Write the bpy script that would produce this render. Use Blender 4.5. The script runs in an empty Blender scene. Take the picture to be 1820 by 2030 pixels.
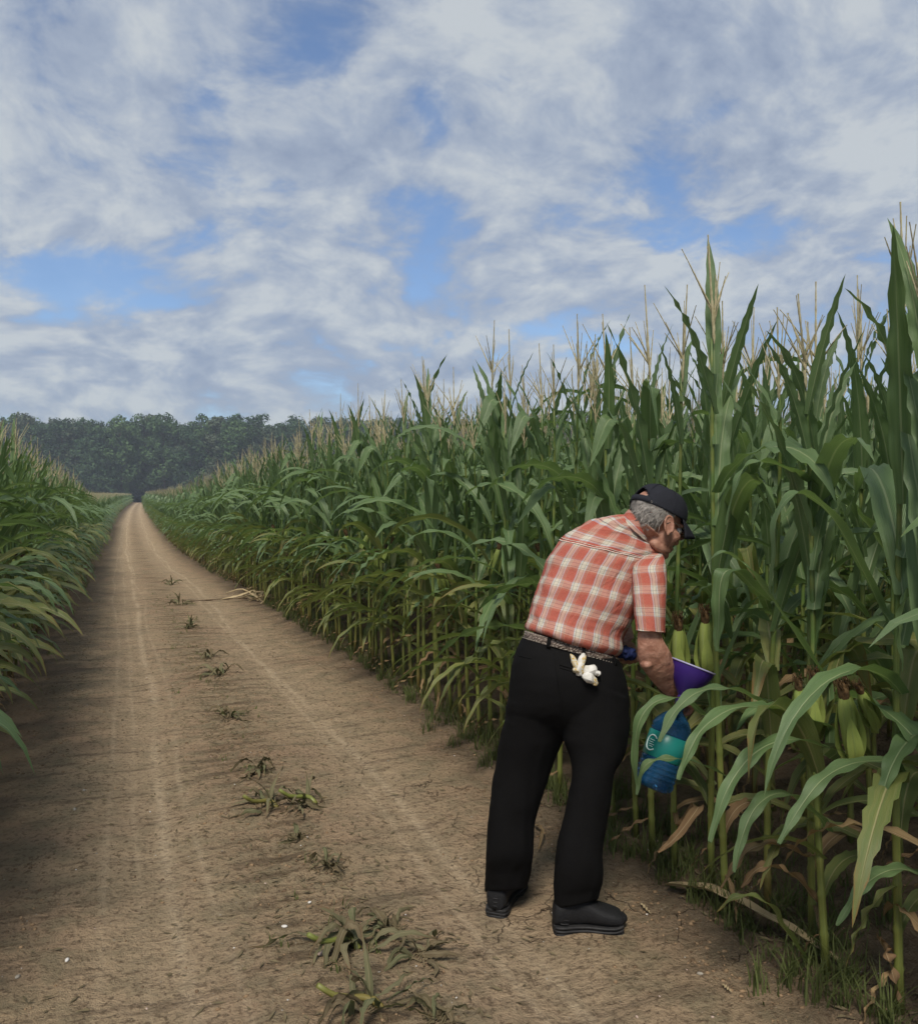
import bpy, math, random
import numpy as np
from mathutils import Vector, Matrix

# ------------------------------------------------------------------ camera, world, sun, exposure
sc = bpy.context.scene
COL = sc.collection
FPX = 1690.0; CX = 910.0; CY = 1015.0; CAMH = 1.55
TH = math.radians(21.77); PH = math.radians(1.254)
FW = np.array([math.sin(TH) * math.cos(PH), math.cos(TH) * math.cos(PH), -math.sin(PH)])
RT = np.array([math.cos(TH), -math.sin(TH), 0.0])
UPV = np.cross(RT, FW)
CAM = np.array([0, 0, CAMH])
cd = bpy.data.cameras.new('camera'); cam = bpy.data.objects.new('camera', cd); COL.objects.link(cam)
cd.sensor_fit = 'HORIZONTAL'; cd.sensor_width = 36; cd.lens = FPX / 1820 * 36; cd.clip_end = 4000; cd.clip_start = 0.05
cam.matrix_world = Matrix([[RT[0], UPV[0], -FW[0], 0], [RT[1], UPV[1], -FW[1], 0], [RT[2], UPV[2], -FW[2], CAMH], [0, 0, 0, 1]])
sc.camera = cam
SUN_AZ = math.radians(-148)      # measured from +Y towards +X: the sun stands left of the track
SUN_EL = math.radians(54)
sd = np.array([math.sin(SUN_AZ) * math.cos(SUN_EL), math.cos(SUN_AZ) * math.cos(SUN_EL), math.sin(SUN_EL)])
sl = bpy.data.lights.new('sun', 'SUN'); sun = bpy.data.objects.new('sun', sl); COL.objects.link(sun)
sl.energy = 1.5; sl.angle = math.radians(16); sl.color = (1.0, 0.93, 0.82)
sun.rotation_euler = Vector(sd).to_track_quat('Z', 'Y').to_euler()
sc.view_settings.view_transform = 'Standard'; sc.view_settings.look = 'None'
sc.view_settings.gamma = 1; sc.view_settings.use_curve_mapping = False
sc.view_settings.exposure = 1.36
sc.render.engine = 'CYCLES'
sc.cycles.max_bounces = 6; sc.cycles.diffuse_bounces = 3; sc.cycles.glossy_bounces = 3
sc.cycles.transmission_bounces = 4; sc.cycles.transparent_max_bounces = 6; sc.cycles.volume_bounces = 0
sc.cycles.use_denoising = True

def N(nt, typ, ins=None, **props):
    n = nt.nodes.new(typ)
    for k, v in props.items(): setattr(n, k, v)
    for k, v in (ins or {}).items():
        s = n.inputs[k]
        if isinstance(v, bpy.types.NodeSocket): nt.links.new(v, s)
        elif isinstance(v, bpy.types.Node): nt.links.new(v.outputs[0], s)
        else:
            if isinstance(v, (tuple, list)) and len(v) == 3 and s.type == 'RGBA': v = (*v, 1)
            s.default_value = v
    return n
def M(nt, op, a, b=0.0, c=None, clamp=False):
    ins = {0: a, 1: b}
    if c is not None: ins[2] = c
    return N(nt, 'ShaderNodeMath', ins, operation=op, use_clamp=clamp)
def MIX(nt, f, a, b, blend='MIX'):
    n = N(nt, 'ShaderNodeMix', None, data_type='RGBA', blend_type=blend)
    for s, v in ((n.inputs[0], f), (n.inputs[6], a), (n.inputs[7], b)):
        if isinstance(v, bpy.types.Node): nt.links.new(v.outputs[2] if v.bl_idname == 'ShaderNodeMix' else v.outputs[0], s)
        elif isinstance(v, bpy.types.NodeSocket): nt.links.new(v, s)
        else: s.default_value = (*v, 1) if isinstance(v, tuple) and len(v) == 3 else v
    return n
def OUT(n): return n.outputs[2] if n.bl_idname == 'ShaderNodeMix' else n.outputs[0]
def SMO(nt, x, a, b, lo=0.0, hi=1.0):
    return N(nt, 'ShaderNodeMapRange', {0: x, 1: a, 2: b, 3: lo, 4: hi}, interpolation_type='SMOOTHSTEP')
def RAMP(nt, fac, stops, interp='LINEAR'):
    n = N(nt, 'ShaderNodeValToRGB', {0: fac}); cr = n.color_ramp; cr.interpolation = interp
    while len(cr.elements) < len(stops): cr.elements.new(0.5)
    for e, (p, c) in zip(cr.elements, stops): e.position = p; e.color = (*c, 1)
    return n

w = bpy.data.worlds.new('World'); sc.world = w; w.use_nodes = True
nt = w.node_tree; nt.nodes.clear()
tc = N(nt, 'ShaderNodeTexCoord')
sky = N(nt, 'ShaderNodeTexSky', None, sky_type='NISHITA', sun_disc=False, sun_elevation=SUN_EL, sun_rotation=SUN_AZ)
sky.air_density = 1.0; sky.dust_density = 0.6; sky.ozone_density = 2.2
sep = N(nt, 'ShaderNodeSeparateXYZ', {0: tc.outputs['Generated']})
zz = M(nt, 'MAXIMUM', sep.outputs[2], 0.0)
den = M(nt, 'ADD', zz, 0.42)
px_ = M(nt, 'DIVIDE', sep.outputs[0], den); py_ = M(nt, 'DIVIDE', sep.outputs[1], den)
pv = N(nt, 'ShaderNodeCombineXYZ', {0: px_, 1: py_, 2: 0.0})
warp = N(nt, 'ShaderNodeTexNoise', {'Vector': pv, 'Scale': 1.6, 'Detail': 3.0})
wv = N(nt, 'ShaderNodeVectorMath', {0: warp.outputs['Color'], 1: (0.5, 0.5, 0.5)}, operation='SUBTRACT')
ws = N(nt, 'ShaderNodeVectorMath', {0: wv, 3: 0.35}, operation='SCALE')
pw = N(nt, 'ShaderNodeVectorMath', {0: pv, 1: ws}, operation='ADD')
n1 = N(nt, 'ShaderNodeTexNoise', {'Vector': pw, 'Scale': 3.6, 'Detail': 8.0, 'Roughness': 0.55})
n2 = N(nt, 'ShaderNodeTexNoise', {'Vector': pw, 'Scale': 8.0, 'Detail': 7.0, 'Roughness': 0.6})
gw = N(nt, 'ShaderNodeTexNoise', {'Vector': pv, 'Scale': 2.6, 'Detail': 4.0, 'Roughness': .6}); gs = N(nt, 'ShaderNodeSeparateXYZ', {0: gw.outputs['Color']})
az = M(nt, 'MULTIPLY_ADD', M(nt, 'SUBTRACT', gs.outputs[0], .5), .22, M(nt, 'ARCTAN2', sep.outputs[0], sep.outputs[1])); el = M(nt, 'MULTIPLY_ADD', M(nt, 'SUBTRACT', gs.outputs[1], .5), .10, M(nt, 'ARCSINE', sep.outputs[2]))
# openings and thicker banks of the cloud sheet, as bearing / elevation / sizes / strength
def dirpx(x, y):
    d = FW * 1.0 + RT * (x - CX) / FPX + UPV * (CY - y) / FPX; d /= np.linalg.norm(d)
    return math.atan2(d[0], d[1]), math.asin(d[2])
gaps = [(150, 575, 130, 45, .30), (240, 530, 70, 30, .12), (900, 400, 90, 45, .20), (1010, 150, 45, 28, .26), (460, 200, 60, 60, .14), (860, 215, 40, 60, .16),
        (1400, 490, 120, 35, .24), (620, 70, 60, 45, .12), (380, 480, 100, 30, .18), (1260, 360, 130, 50, .14), (470, 400, 60, 60, .12), (1040, 660, 160, 30, .16),
        (1400, 210, 60, 25, .12), (20, 370, 60, 20, .15),
        (150, 420, 260, 40, -.20), (650, 290, 170, 40, -.18), (300, 130, 260, 50, -.08), (1250, 60, 300, 90, -.20), (1500, 300, 300, 60, -.16), (500, 720, 500, 50, -.12), (1700, 120, 200, 120, -.16)]
bias = None
for (gx, gy, sx, sy, am) in gaps:
    a_, e_ = dirpx(gx, gy); sa = sx / FPX; se = sy / FPX
    da = M(nt, 'DIVIDE', M(nt, 'SUBTRACT', az, a_), sa); de = M(nt, 'DIVIDE', M(nt, 'SUBTRACT', el, e_), se)
    q = M(nt, 'MULTIPLY_ADD', da, da, M(nt, 'MULTIPLY', de, de))
    g = M(nt, 'MULTIPLY', M(nt, 'EXPONENT', M(nt, 'MULTIPLY', q, -0.7)), -am * .62)
    bias = g if bias is None else M(nt, 'ADD', bias, g)
dens = M(nt, 'ADD', M(nt, 'MULTIPLY_ADD', n2.outputs[0], 0.60, M(nt, 'MULTIPLY', n1.outputs[0], 0.60)), bias)
cover = SMO(nt, dens, 0.42, 0.60)
horiz = SMO(nt, sep.outputs[2], 0.0, 0.16, 0.75, 0.0)
cover2 = M(nt, 'MAXIMUM', cover, horiz, clamp=True)
cover3 = M(nt, 'MULTIPLY_ADD', cover2, 0.80, 0.14)
shade = M(nt, 'MULTIPLY_ADD', n2.outputs[0], 0.75, M(nt, 'MULTIPLY', n1.outputs[0], 0.35))
ccol = RAMP(nt, shade, [(0.42, (0.108, 0.132, 0.180)), (0.53, (0.148, 0.172, 0.212)), (0.65, (0.222, 0.238, 0.250))])
skc = N(nt, 'ShaderNodeVectorMath', {0: sky, 3: 0.054}, operation='SCALE')
skm = N(nt, 'ShaderNodeVectorMath', {0: skc, 1: (0.80, 0.90, 1.02)}, operation='MULTIPLY')
fin = MIX(nt, cover3, skm, ccol)
bg = N(nt, 'ShaderNodeBackground', {0: OUT(fin), 1: 1.0})
wo = N(nt, 'ShaderNodeOutputWorld', {0: bg})

# ------------------------------------------------------------------ helpers
rng = np.random.default_rng(7); random.seed(7)
def at(x, y, d): return CAM + (FW + RT * (x - CX) / FPX + UPV * (CY - y) / FPX) * d
def proj(P):
    q = np.asarray(P) - CAM; d = q @ FW
    return CX + FPX * (q @ RT) / d, CY - FPX * (q @ UPV) / d, d
def sstep(a, b, x):
    t = np.clip((np.asarray(x, float) - a) / (b - a), 0, 1); return t * t * (3 - 2 * t)
def bend(Y): return 3.6 * (np.clip((np.asarray(Y, float) - 25) / 175, 0, 1.4)) ** 1.6
def hash2(i, j, s): 
    v = np.sin(i * 127.1 + j * 311.7 + s * 74.7) * 43758.5453; return v - np.floor(v)
def vnoise(x, y, s=0):
    i = np.floor(x); j = np.floor(y); fx = x - i; fy = y - j; fx = fx * fx * (3 - 2 * fx); fy = fy * fy * (3 - 2 * fy)
    return (hash2(i, j, s) * (1 - fx) + hash2(i + 1, j, s) * fx) * (1 - fy) + (hash2(i, j + 1, s) * (1 - fx) + hash2(i + 1, j + 1, s) * fx) * fy
def fbm(x, y, s=0, o=4):
    r = 0; a = 0.5
    for k in range(o): r = r + a * (vnoise(x, y, s + k) - 0.5); x = x * 2.03; y = y * 2.03; a *= 0.5
    return r
ROWR = 2.12; ROWL = -0.90; RC = 0.68
def terrain(X, Y, fine=True):
    X = np.asarray(X, float); Y = np.asarray(Y, float)
    z = -0.65 * sstep(4, 38, Y)
    lat = X - RC - bend(Y)
    z = z + 0.06 * sstep(1.0, 1.9, lat) + 0.05 * sstep(1.2, 1.9, -lat)
    z = z - 0.018 * np.exp(-((np.abs(lat) - 0.58) / 0.2) ** 2)
    if fine:
        near = np.exp(-np.clip(Y - 4, 0, None) / 12)
        rough = 0.35 + 0.65 * sstep(0.3, 0.0, np.abs(lat)) * 1.0 + 1.3 * sstep(0.95, 1.5, np.abs(lat))
        z = z + near * rough * (0.030 * fbm(X * 6, Y * 6, 3, 3) + 0.034 * fbm(X * 26, Y * 22, 9, 3)) + 0.05 * fbm(X * .9, Y * .9, 5, 2)
    return z
def ground_at(x, y):
    d = FW + RT * (x - CX) / FPX + UPV * (CY - y) / FPX; z = 0.0
    for _ in range(12):
        t = (z - CAMH) / d[2]; P = CAM + d * t; z = float(terrain(P[0], P[1]))
    return np.array([P[0], P[1], z])

def np_mesh(name, V, quads=None, tris=None, uv=None, mats=(), midx=None, smooth=True):
    me = bpy.data.meshes.new(name); V = np.asarray(V, np.float32)
    nq = 0 if quads is None else len(quads); nt_ = 0 if tris is None else len(tris)
    loops = np.concatenate([np.asarray(a, np.int32).ravel() for a in (quads, tris) if a is not None and len(a)])
    me.vertices.add(len(V)); me.vertices.foreach_set('co', V.ravel())
    me.loops.add(len(loops)); me.loops.foreach_set('vertex_index', loops)
    me.polygons.add(nq + nt_)
    st = np.concatenate([np.arange(nq) * 4, nq * 4 + np.arange(nt_) * 3]).astype(np.int32)
    me.polygons.foreach_set('loop_start', st)
    if smooth: me.polygons.foreach_set('use_smooth', np.ones(nq + nt_, bool))
    for m in mats: me.materials.append(m)
    if midx is not None: me.polygons.foreach_set('material_index', np.asarray(midx, np.int32))
    if uv is not None:
        l = me.uv_layers.new(name='UVMap'); l.data.foreach_set('uv', np.asarray(uv, np.float32)[loops].ravel())
    me.update(calc_edges=True); me.validate()
    return me
def link(name, me, parent=None, loc=None):
    o = bpy.data.objects.new(name, me); COL.objects.link(o)
    if parent is not None: o.parent = parent
    if loc is not None: o.location = loc
    return o
def tag(o, label=None, cat=None, group=None, kind=None):
    if label: o['label'] = label
    if cat: o['category'] = cat
    if group: o['group'] = group
    if kind: o['kind'] = kind
    return o
def empty(name, loc=(0, 0, 0)):
    o = bpy.data.objects.new(name, None); COL.objects.link(o); o.location = loc; o.empty_display_size = 0.05; return o
class Geo:
    """collects grids and tubes into one mesh"""
    def __init__(s): s.V = []; s.Q = []; s.T = []; s.U = []; s.QM = []; s.TM = []; s.n = 0
    def add(s, V, Q=None, T=None, U=None, m=0):
        V = np.asarray(V, float); s.V.append(V); s.U.append(np.zeros((len(V), 2)) if U is None else np.asarray(U, float))
        if Q is not None and len(Q): s.Q.append(np.asarray(Q) + s.n); s.QM += [m] * len(Q)
        if T is not None and len(T): s.T.append(np.asarray(T) + s.n); s.TM += [m] * len(T)
        s.n += len(V); return s
    def mesh(s, name, mats, smooth=True):
        Q = np.concatenate(s.Q) if s.Q else None; T = np.concatenate(s.T) if s.T else None
        return np_mesh(name, np.concatenate(s.V), Q, T, np.concatenate(s.U), mats, s.QM + s.TM, smooth)
def gridq(r, c, wrap=False):
    i = np.arange(r - 1)[:, None]; j = np.arange(c - 1)[None, :]
    return np.stack([i * c + j, i * c + j + 1, (i + 1) * c + j + 1, (i + 1) * c + j], -1).reshape(-1, 4)
def cr(P, n):
    """Catmull-Rom through the rows of P, n samples"""
    P = np.asarray(P, float); k = len(P); Q = np.vstack([2 * P[0] - P[1], P, 2 * P[-1] - P[-2]])
    t = np.linspace(0, k - 1 - 1e-9, n); i = t.astype(int); f = (t - i)[:, None]
    a, b, c, d = Q[i], Q[i + 1], Q[i + 2], Q[i + 3]
    return .5 * (2 * b + (c - a) * f + (2 * a - 5 * b + 4 * c - d) * f ** 2 + (3 * b - a - 3 * c + d) * f ** 3)
def nrm(v): v = np.asarray(v, float); return v / (np.linalg.norm(v, axis=-1, keepdims=True) + 1e-12)
def tube(P, R, ns=6, cap=True):
    P = np.asarray(P, float); R = np.broadcast_to(np.asarray(R, float), (len(P),)); n = len(P)
    T = nrm(np.gradient(P, axis=0)); ref = np.array([0, 0, 1.]) if abs(T[0][2]) < .9 else np.array([1., 0, 0])
    A = nrm(np.cross(T, ref)); B = np.cross(T, A)
    a = np.linspace(0, 2 * np.pi, ns + 1)
    V = P[:, None] + R[:, None, None] * (A[:, None] * np.cos(a)[None, :, None] + B[:, None] * np.sin(a)[None, :, None])
    L = np.concatenate([[0], np.cumsum(np.linalg.norm(np.diff(P, axis=0), axis=1))])
    U = np.stack([np.broadcast_to(a / 6.2832, (n, ns + 1)), np.broadcast_to(L[:, None], (n, ns + 1))], -1).reshape(-1, 2)
    V = V.reshape(-1, 3); Q = gridq(n, ns + 1); T3 = []
    if cap:
        c0 = len(V); V = np.vstack([V, P[0], P[-1]]); U = np.vstack([U, [0, 0], [0, L[-1]]])
        for j in range(ns): T3.append((c0, j + 1, j)); o = (n - 1) * (ns + 1); T3.append((c0 + 1, o + j, o + j + 1))
    return V, Q, T3, U
def loft(C, A, B, rings, ns, ex=2.0, cap=True):
    """C centres, A half-width vectors, B half-thickness vectors; superelliptic rings"""
    S = cr(np.hstack([C, A, B]), rings); C, A, B = S[:, :3], S[:, 3:6], S[:, 6:]
    a = np.linspace(0, 2 * np.pi, ns + 1); ca = np.sign(np.cos(a)) * abs(np.cos(a)) ** (2 / ex); sa = np.sign(np.sin(a)) * abs(np.sin(a)) ** (2 / ex)
    V = C[:, None] + A[:, None] * ca[None, :, None] + B[:, None] * sa[None, :, None]
    per = np.concatenate([np.zeros((rings, 1)), np.cumsum(np.linalg.norm(np.diff(V, axis=1), axis=2), axis=1)], 1)
    L = np.concatenate([[0], np.cumsum(np.linalg.norm(np.diff(C, axis=0), axis=1))])
    U = np.stack([per, np.broadcast_to(L[:, None], per.shape)], -1).reshape(-1, 2)
    V = V.reshape(-1, 3); Q = gridq(rings, ns + 1); T3 = []
    if cap:
        c0 = len(V); V = np.vstack([V, C[0], C[-1]]); U = np.vstack([U, [0, 0], [0, 0]])
        for j in range(ns): T3.append((c0, j + 1, j)); o = (rings - 1) * (ns + 1); T3.append((c0 + 1, o + j, o + j + 1))
    return V, Q, T3, U
def lathe(prof, n, axis_o=(0, 0, 0), ax=(0, 0, 1)):
    prof = np.asarray(prof, float); ax = nrm(ax); ref = np.array([1., 0, 0]) if abs(ax[0]) < .8 else np.array([0, 1., 0])
    A = nrm(np.cross(ax, ref)); B = np.cross(ax, A); a = np.linspace(0, 2 * np.pi, n + 1)
    V = np.asarray(axis_o) + prof[:, 1][:, None, None] * ax + prof[:, 0][:, None, None] * (A * np.cos(a)[:, None] + B * np.sin(a)[:, None])[None]
    U = np.stack([np.broadcast_to(a / 6.2832, (len(prof), n + 1)), np.broadcast_to(prof[:, 1][:, None], (len(prof), n + 1))], -1).reshape(-1, 2)
    return V.reshape(-1, 3), gridq(len(prof), n + 1), None, U
def ellipsoid(c, ax, r, nu=16, nv=12):
    """ax: 3 unit vectors, r: 3 radii"""
    u = np.linspace(0, 2 * np.pi, nu + 1); v = np.linspace(0, np.pi, nv + 1)
    V = (np.asarray(c) + (np.sin(v)[:, None] * np.cos(u)[None])[..., None] * np.asarray(ax[0]) * r[0]
         + (np.sin(v)[:, None] * np.sin(u)[None])[..., None] * np.asarray(ax[1]) * r[1] + (np.cos(v)[:, None] * np.ones(nu + 1))[..., None] * np.asarray(ax[2]) * r[2])
    return V.reshape(-1, 3), gridq(nv + 1, nu + 1), None, None
def remesh(g, name, mat, voxel=0.006, smooth=4, mod=None):
    me = g.mesh(name + '_raw', [mat]); o = bpy.data.objects.new(name + '_tmp', me); COL.objects.link(o)
    m = o.modifiers.new('r', 'REMESH'); m.mode = 'VOXEL'; m.voxel_size = voxel; m.use_smooth_shade = True
    if smooth: s = o.modifiers.new('s', 'SMOOTH'); s.iterations = smooth; s.factor = 0.5
    dg = bpy.context.evaluated_depsgraph_get(); dg.update()
    out = bpy.data.meshes.new_from_object(o.evaluated_get(dg)); out.name = name
    bpy.data.objects.remove(o); bpy.data.meshes.remove(me)
    out.materials.clear(); out.materials.append(mat)
    for p in out.polygons: p.use_smooth = True
    return out
def verts(me):
    a = np.empty(len(me.vertices) * 3, np.float32); me.vertices.foreach_get('co', a); return a.reshape(-1, 3)
def normals(me):
    a = np.empty(len(me.vertices) * 3, np.float32); me.vertices.foreach_get('normal', a); return a.reshape(-1, 3)
def setv(me, V): me.vertices.foreach_set('co', np.asarray(V, np.float32).ravel()); me.update()

# ------------------------------------------------------------------ materials
def mat(name, col=(.5, .5, .5), rough=.6, spec=.3):
    m = bpy.data.materials.new(name); m.use_nodes = True; t = m.node_tree; b = t.nodes['Principled BSDF']
    b.inputs['Base Color'].default_value = (*col, 1); b.inputs['Roughness'].default_value = rough
    b.inputs['Specular IOR Level'].default_value = spec
    return m, t, b
def bump(t, b, h, st=.3, dist=.01):
    n = N(t, 'ShaderNodeBump', {'Height': h, 'Strength': st, 'Distance': dist}); t.links.new(n.outputs[0], b.inputs['Normal'])
def noisy(name, c1, c2, scale=20, rough=.7, spec=.3, bs=.3, bd=.005, detail=4):
    m, t, b = mat(name, c1, rough, spec); co = N(t, 'ShaderNodeTexCoord')
    n = N(t, 'ShaderNodeTexNoise', {'Vector': co.outputs['Object'], 'Scale': scale, 'Detail': detail})
    f = SMO(t, n.outputs[0], .35, .65); x = MIX(t, f, c1, c2); t.links.new(OUT(x), b.inputs['Base Color'])
    bump(t, b, n.outputs[0], bs, bd); return m
def leaf_mat(name, g1, g2, g3, rib, tipc, tipamt, trans=.34, rough=.42, spec=.42):
    m, t, b = mat(name, g1, rough, spec)
    uv = N(t, 'ShaderNodeTexCoord'); s = N(t, 'ShaderNodeSeparateXYZ', {0: uv.outputs['UV']}); oi = N(t, 'ShaderNodeObjectInfo')
    wv_ = N(t, 'ShaderNodeVectorMath', {0: uv.outputs['UV'], 1: (3.0, 2.0, 1.0)}, operation='MULTIPLY')
    off = N(t, 'ShaderNodeCombineXYZ', {0: M(t, 'MULTIPLY', oi.outputs['Random'], 37.0), 1: M(t, 'MULTIPLY', oi.outputs['Random'], 91.0), 2: 0.0})
    vv = N(t, 'ShaderNodeVectorMath', {0: wv_, 1: off}, operation='ADD')
    n = N(t, 'ShaderNodeTexNoise', {'Vector': vv, 'Scale': 1.6, 'Detail': 4.0})
    st = N(t, 'ShaderNodeVectorMath', {0: vv, 1: (16.0, .5, 1.0)}, operation='MULTIPLY')
    ns = N(t, 'ShaderNodeTexNoise', {'Vector': st, 'Scale': 1.5, 'Detail': 3.0})
    c = MIX(t, SMO(t, n.outputs[0], .35, .65), g1, g2); c = MIX(t, M(t, 'MULTIPLY', oi.outputs['Random'], .8), c, g3)
    c = MIX(t, SMO(t, ns.outputs[0], .42, .6, 0, .35), c, MIX(t, .5, c, rib))
    n4 = N(t, 'ShaderNodeTexNoise', {'Vector': vv, 'Scale': 5.0, 'Detail': 5.0})
    e = M(t, 'ADD', M(t, 'ADD', M(t, 'MULTIPLY', s.outputs[1], .55), M(t, 'MULTIPLY', n4.outputs[0], .6)), M(t, 'MULTIPLY', M(t, 'ABSOLUTE', M(t, 'SUBTRACT', s.outputs[0], .5)), .35))
    c = MIX(t, SMO(t, e, 1.08 - tipamt, 1.22 - tipamt), c, tipc)
    au = M(t, 'ABSOLUTE', M(t, 'SUBTRACT', s.outputs[0], .5))
    rb = M(t, 'MULTIPLY', SMO(t, au, .022, .05, 1.0, 0.0), SMO(t, s.outputs[1], .6, 1.0, 1.0, 0.1))
    c = MIX(t, M(t, 'MULTIPLY', rb, .8), c, rib)
    t.links.new(OUT(c), b.inputs['Base Color'])
    wve = N(t, 'ShaderNodeTexWave', {'Vector': uv.outputs['UV'], 'Scale': 7.0, 'Distortion': .3, 'Detail': 1.0}, wave_type='BANDS', bands_direction='X')
    h = M(t, 'ADD', M(t, 'MULTIPLY', wve.outputs[1], .35), M(t, 'MULTIPLY_ADD', rb, -1.2, M(t, 'MULTIPLY', n4.outputs[0], .8)))
    bump(t, b, h, .5, .0035)
    tl = N(t, 'ShaderNodeBsdfTranslucent', {0: OUT(MIX(t, .5, c, (.16, .26, .03)))})
    mx = N(t, 'ShaderNodeMixShader', {0: trans, 1: b.outputs[0], 2: tl.outputs[0]})
    t.links.new(mx.outputs[0], t.nodes['Material Output'].inputs[0])
    return m
LEAF = leaf_mat('corn_leaf_green', (.088, .160, .054), (.134, .215, .078), (.114, .182, .080), (.30, .36, .18), (.30, .22, .09), .07)
LEAFY = leaf_mat('corn_leaf_yellowing', (.150, .190, .050), (.25, .24, .07), (.11, .16, .05), (.36, .33, .16), (.26, .14, .045), .22)
LEAFD = leaf_mat('corn_leaf_dry', (.25, .16, .08), (.34, .24, .12), (.16, .09, .05), (.40, .30, .18), (.15, .08, .04), .2, .15, .8, .1)
LEAFW = leaf_mat('corn_leaf_wilted', (.085, .105, .048), (.14, .145, .075), (.19, .16, .095), (.28, .24, .14), (.20, .12, .07), .3, .15, .75, .15)
def stalk_mat():
    m, t, b = mat('corn_stalk', (.16, .2, .05), .45, .4); uv = N(t, 'ShaderNodeTexCoord'); s = N(t, 'ShaderNodeSeparateXYZ', {0: uv.outputs['UV']})
    oi = N(t, 'ShaderNodeObjectInfo'); n = N(t, 'ShaderNodeTexNoise', {'Vector': uv.outputs['Object'], 'Scale': 9.0, 'Detail': 3.0})
    st = N(t, 'ShaderNodeTexNoise', {'Vector': N(t, 'ShaderNodeVectorMath', {0: uv.outputs['UV'], 1: (40., 1.5, 1.)}, operation='MULTIPLY'), 'Scale': 1.0})
    c = MIX(t, SMO(t, s.outputs[1], .1, 1.3), (.17, .19, .045), (.075, .13, .03)); c = MIX(t, SMO(t, n.outputs[0], .4, .7, 0, .6), c, (.24, .23, .06))
    base = M(t, 'MULTIPLY', SMO(t, s.outputs[1], .03, .35, 1.0, 0.0), SMO(t, oi.outputs['Random'], .3, .9)); c = MIX(t, M(t, 'MULTIPLY', base, .7), c, (.20, .11, .04))
    c = MIX(t, SMO(t, st.outputs[0], .45, .6, 0, .3), c, (.05, .08, .02))
    t.links.new(OUT(c), b.inputs['Base Color']); bump(t, b, st.outputs[0], .3, .002); return m
STALK = stalk_mat()
TASSEL = noisy('corn_tassel', (.33, .29, .17), (.45, .40, .25), 60, .8, .15)
TASSELG = noisy('corn_tassel_axis', (.16, .20, .07), (.24, .25, .11), 30, .7, .2)
HUSK = leaf_mat('corn_husk', (.30, .37, .08), (.22, .31, .06), (.32, .38, .10), (.26, .33, .10), (.18, .14, .05), -.1, .1, .5)
SILK = noisy('corn_silk', (.060, .036, .018), (.13, .08, .038), 90, .85, .1)
LEAFB = leaf_mat('corn_leaf_rotting', (.13, .095, .058), (.19, .15, .09), (.10, .085, .045), (.24, .20, .13), (.10, .07, .045), .2, .1, .85, .08)
GRASS = leaf_mat('grass_blade', (.06, .10, .03), (.09, .13, .035), (.14, .14, .05), (.10, .14, .05), (.2, .17, .08), .05, .25, .6, .2)

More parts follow.
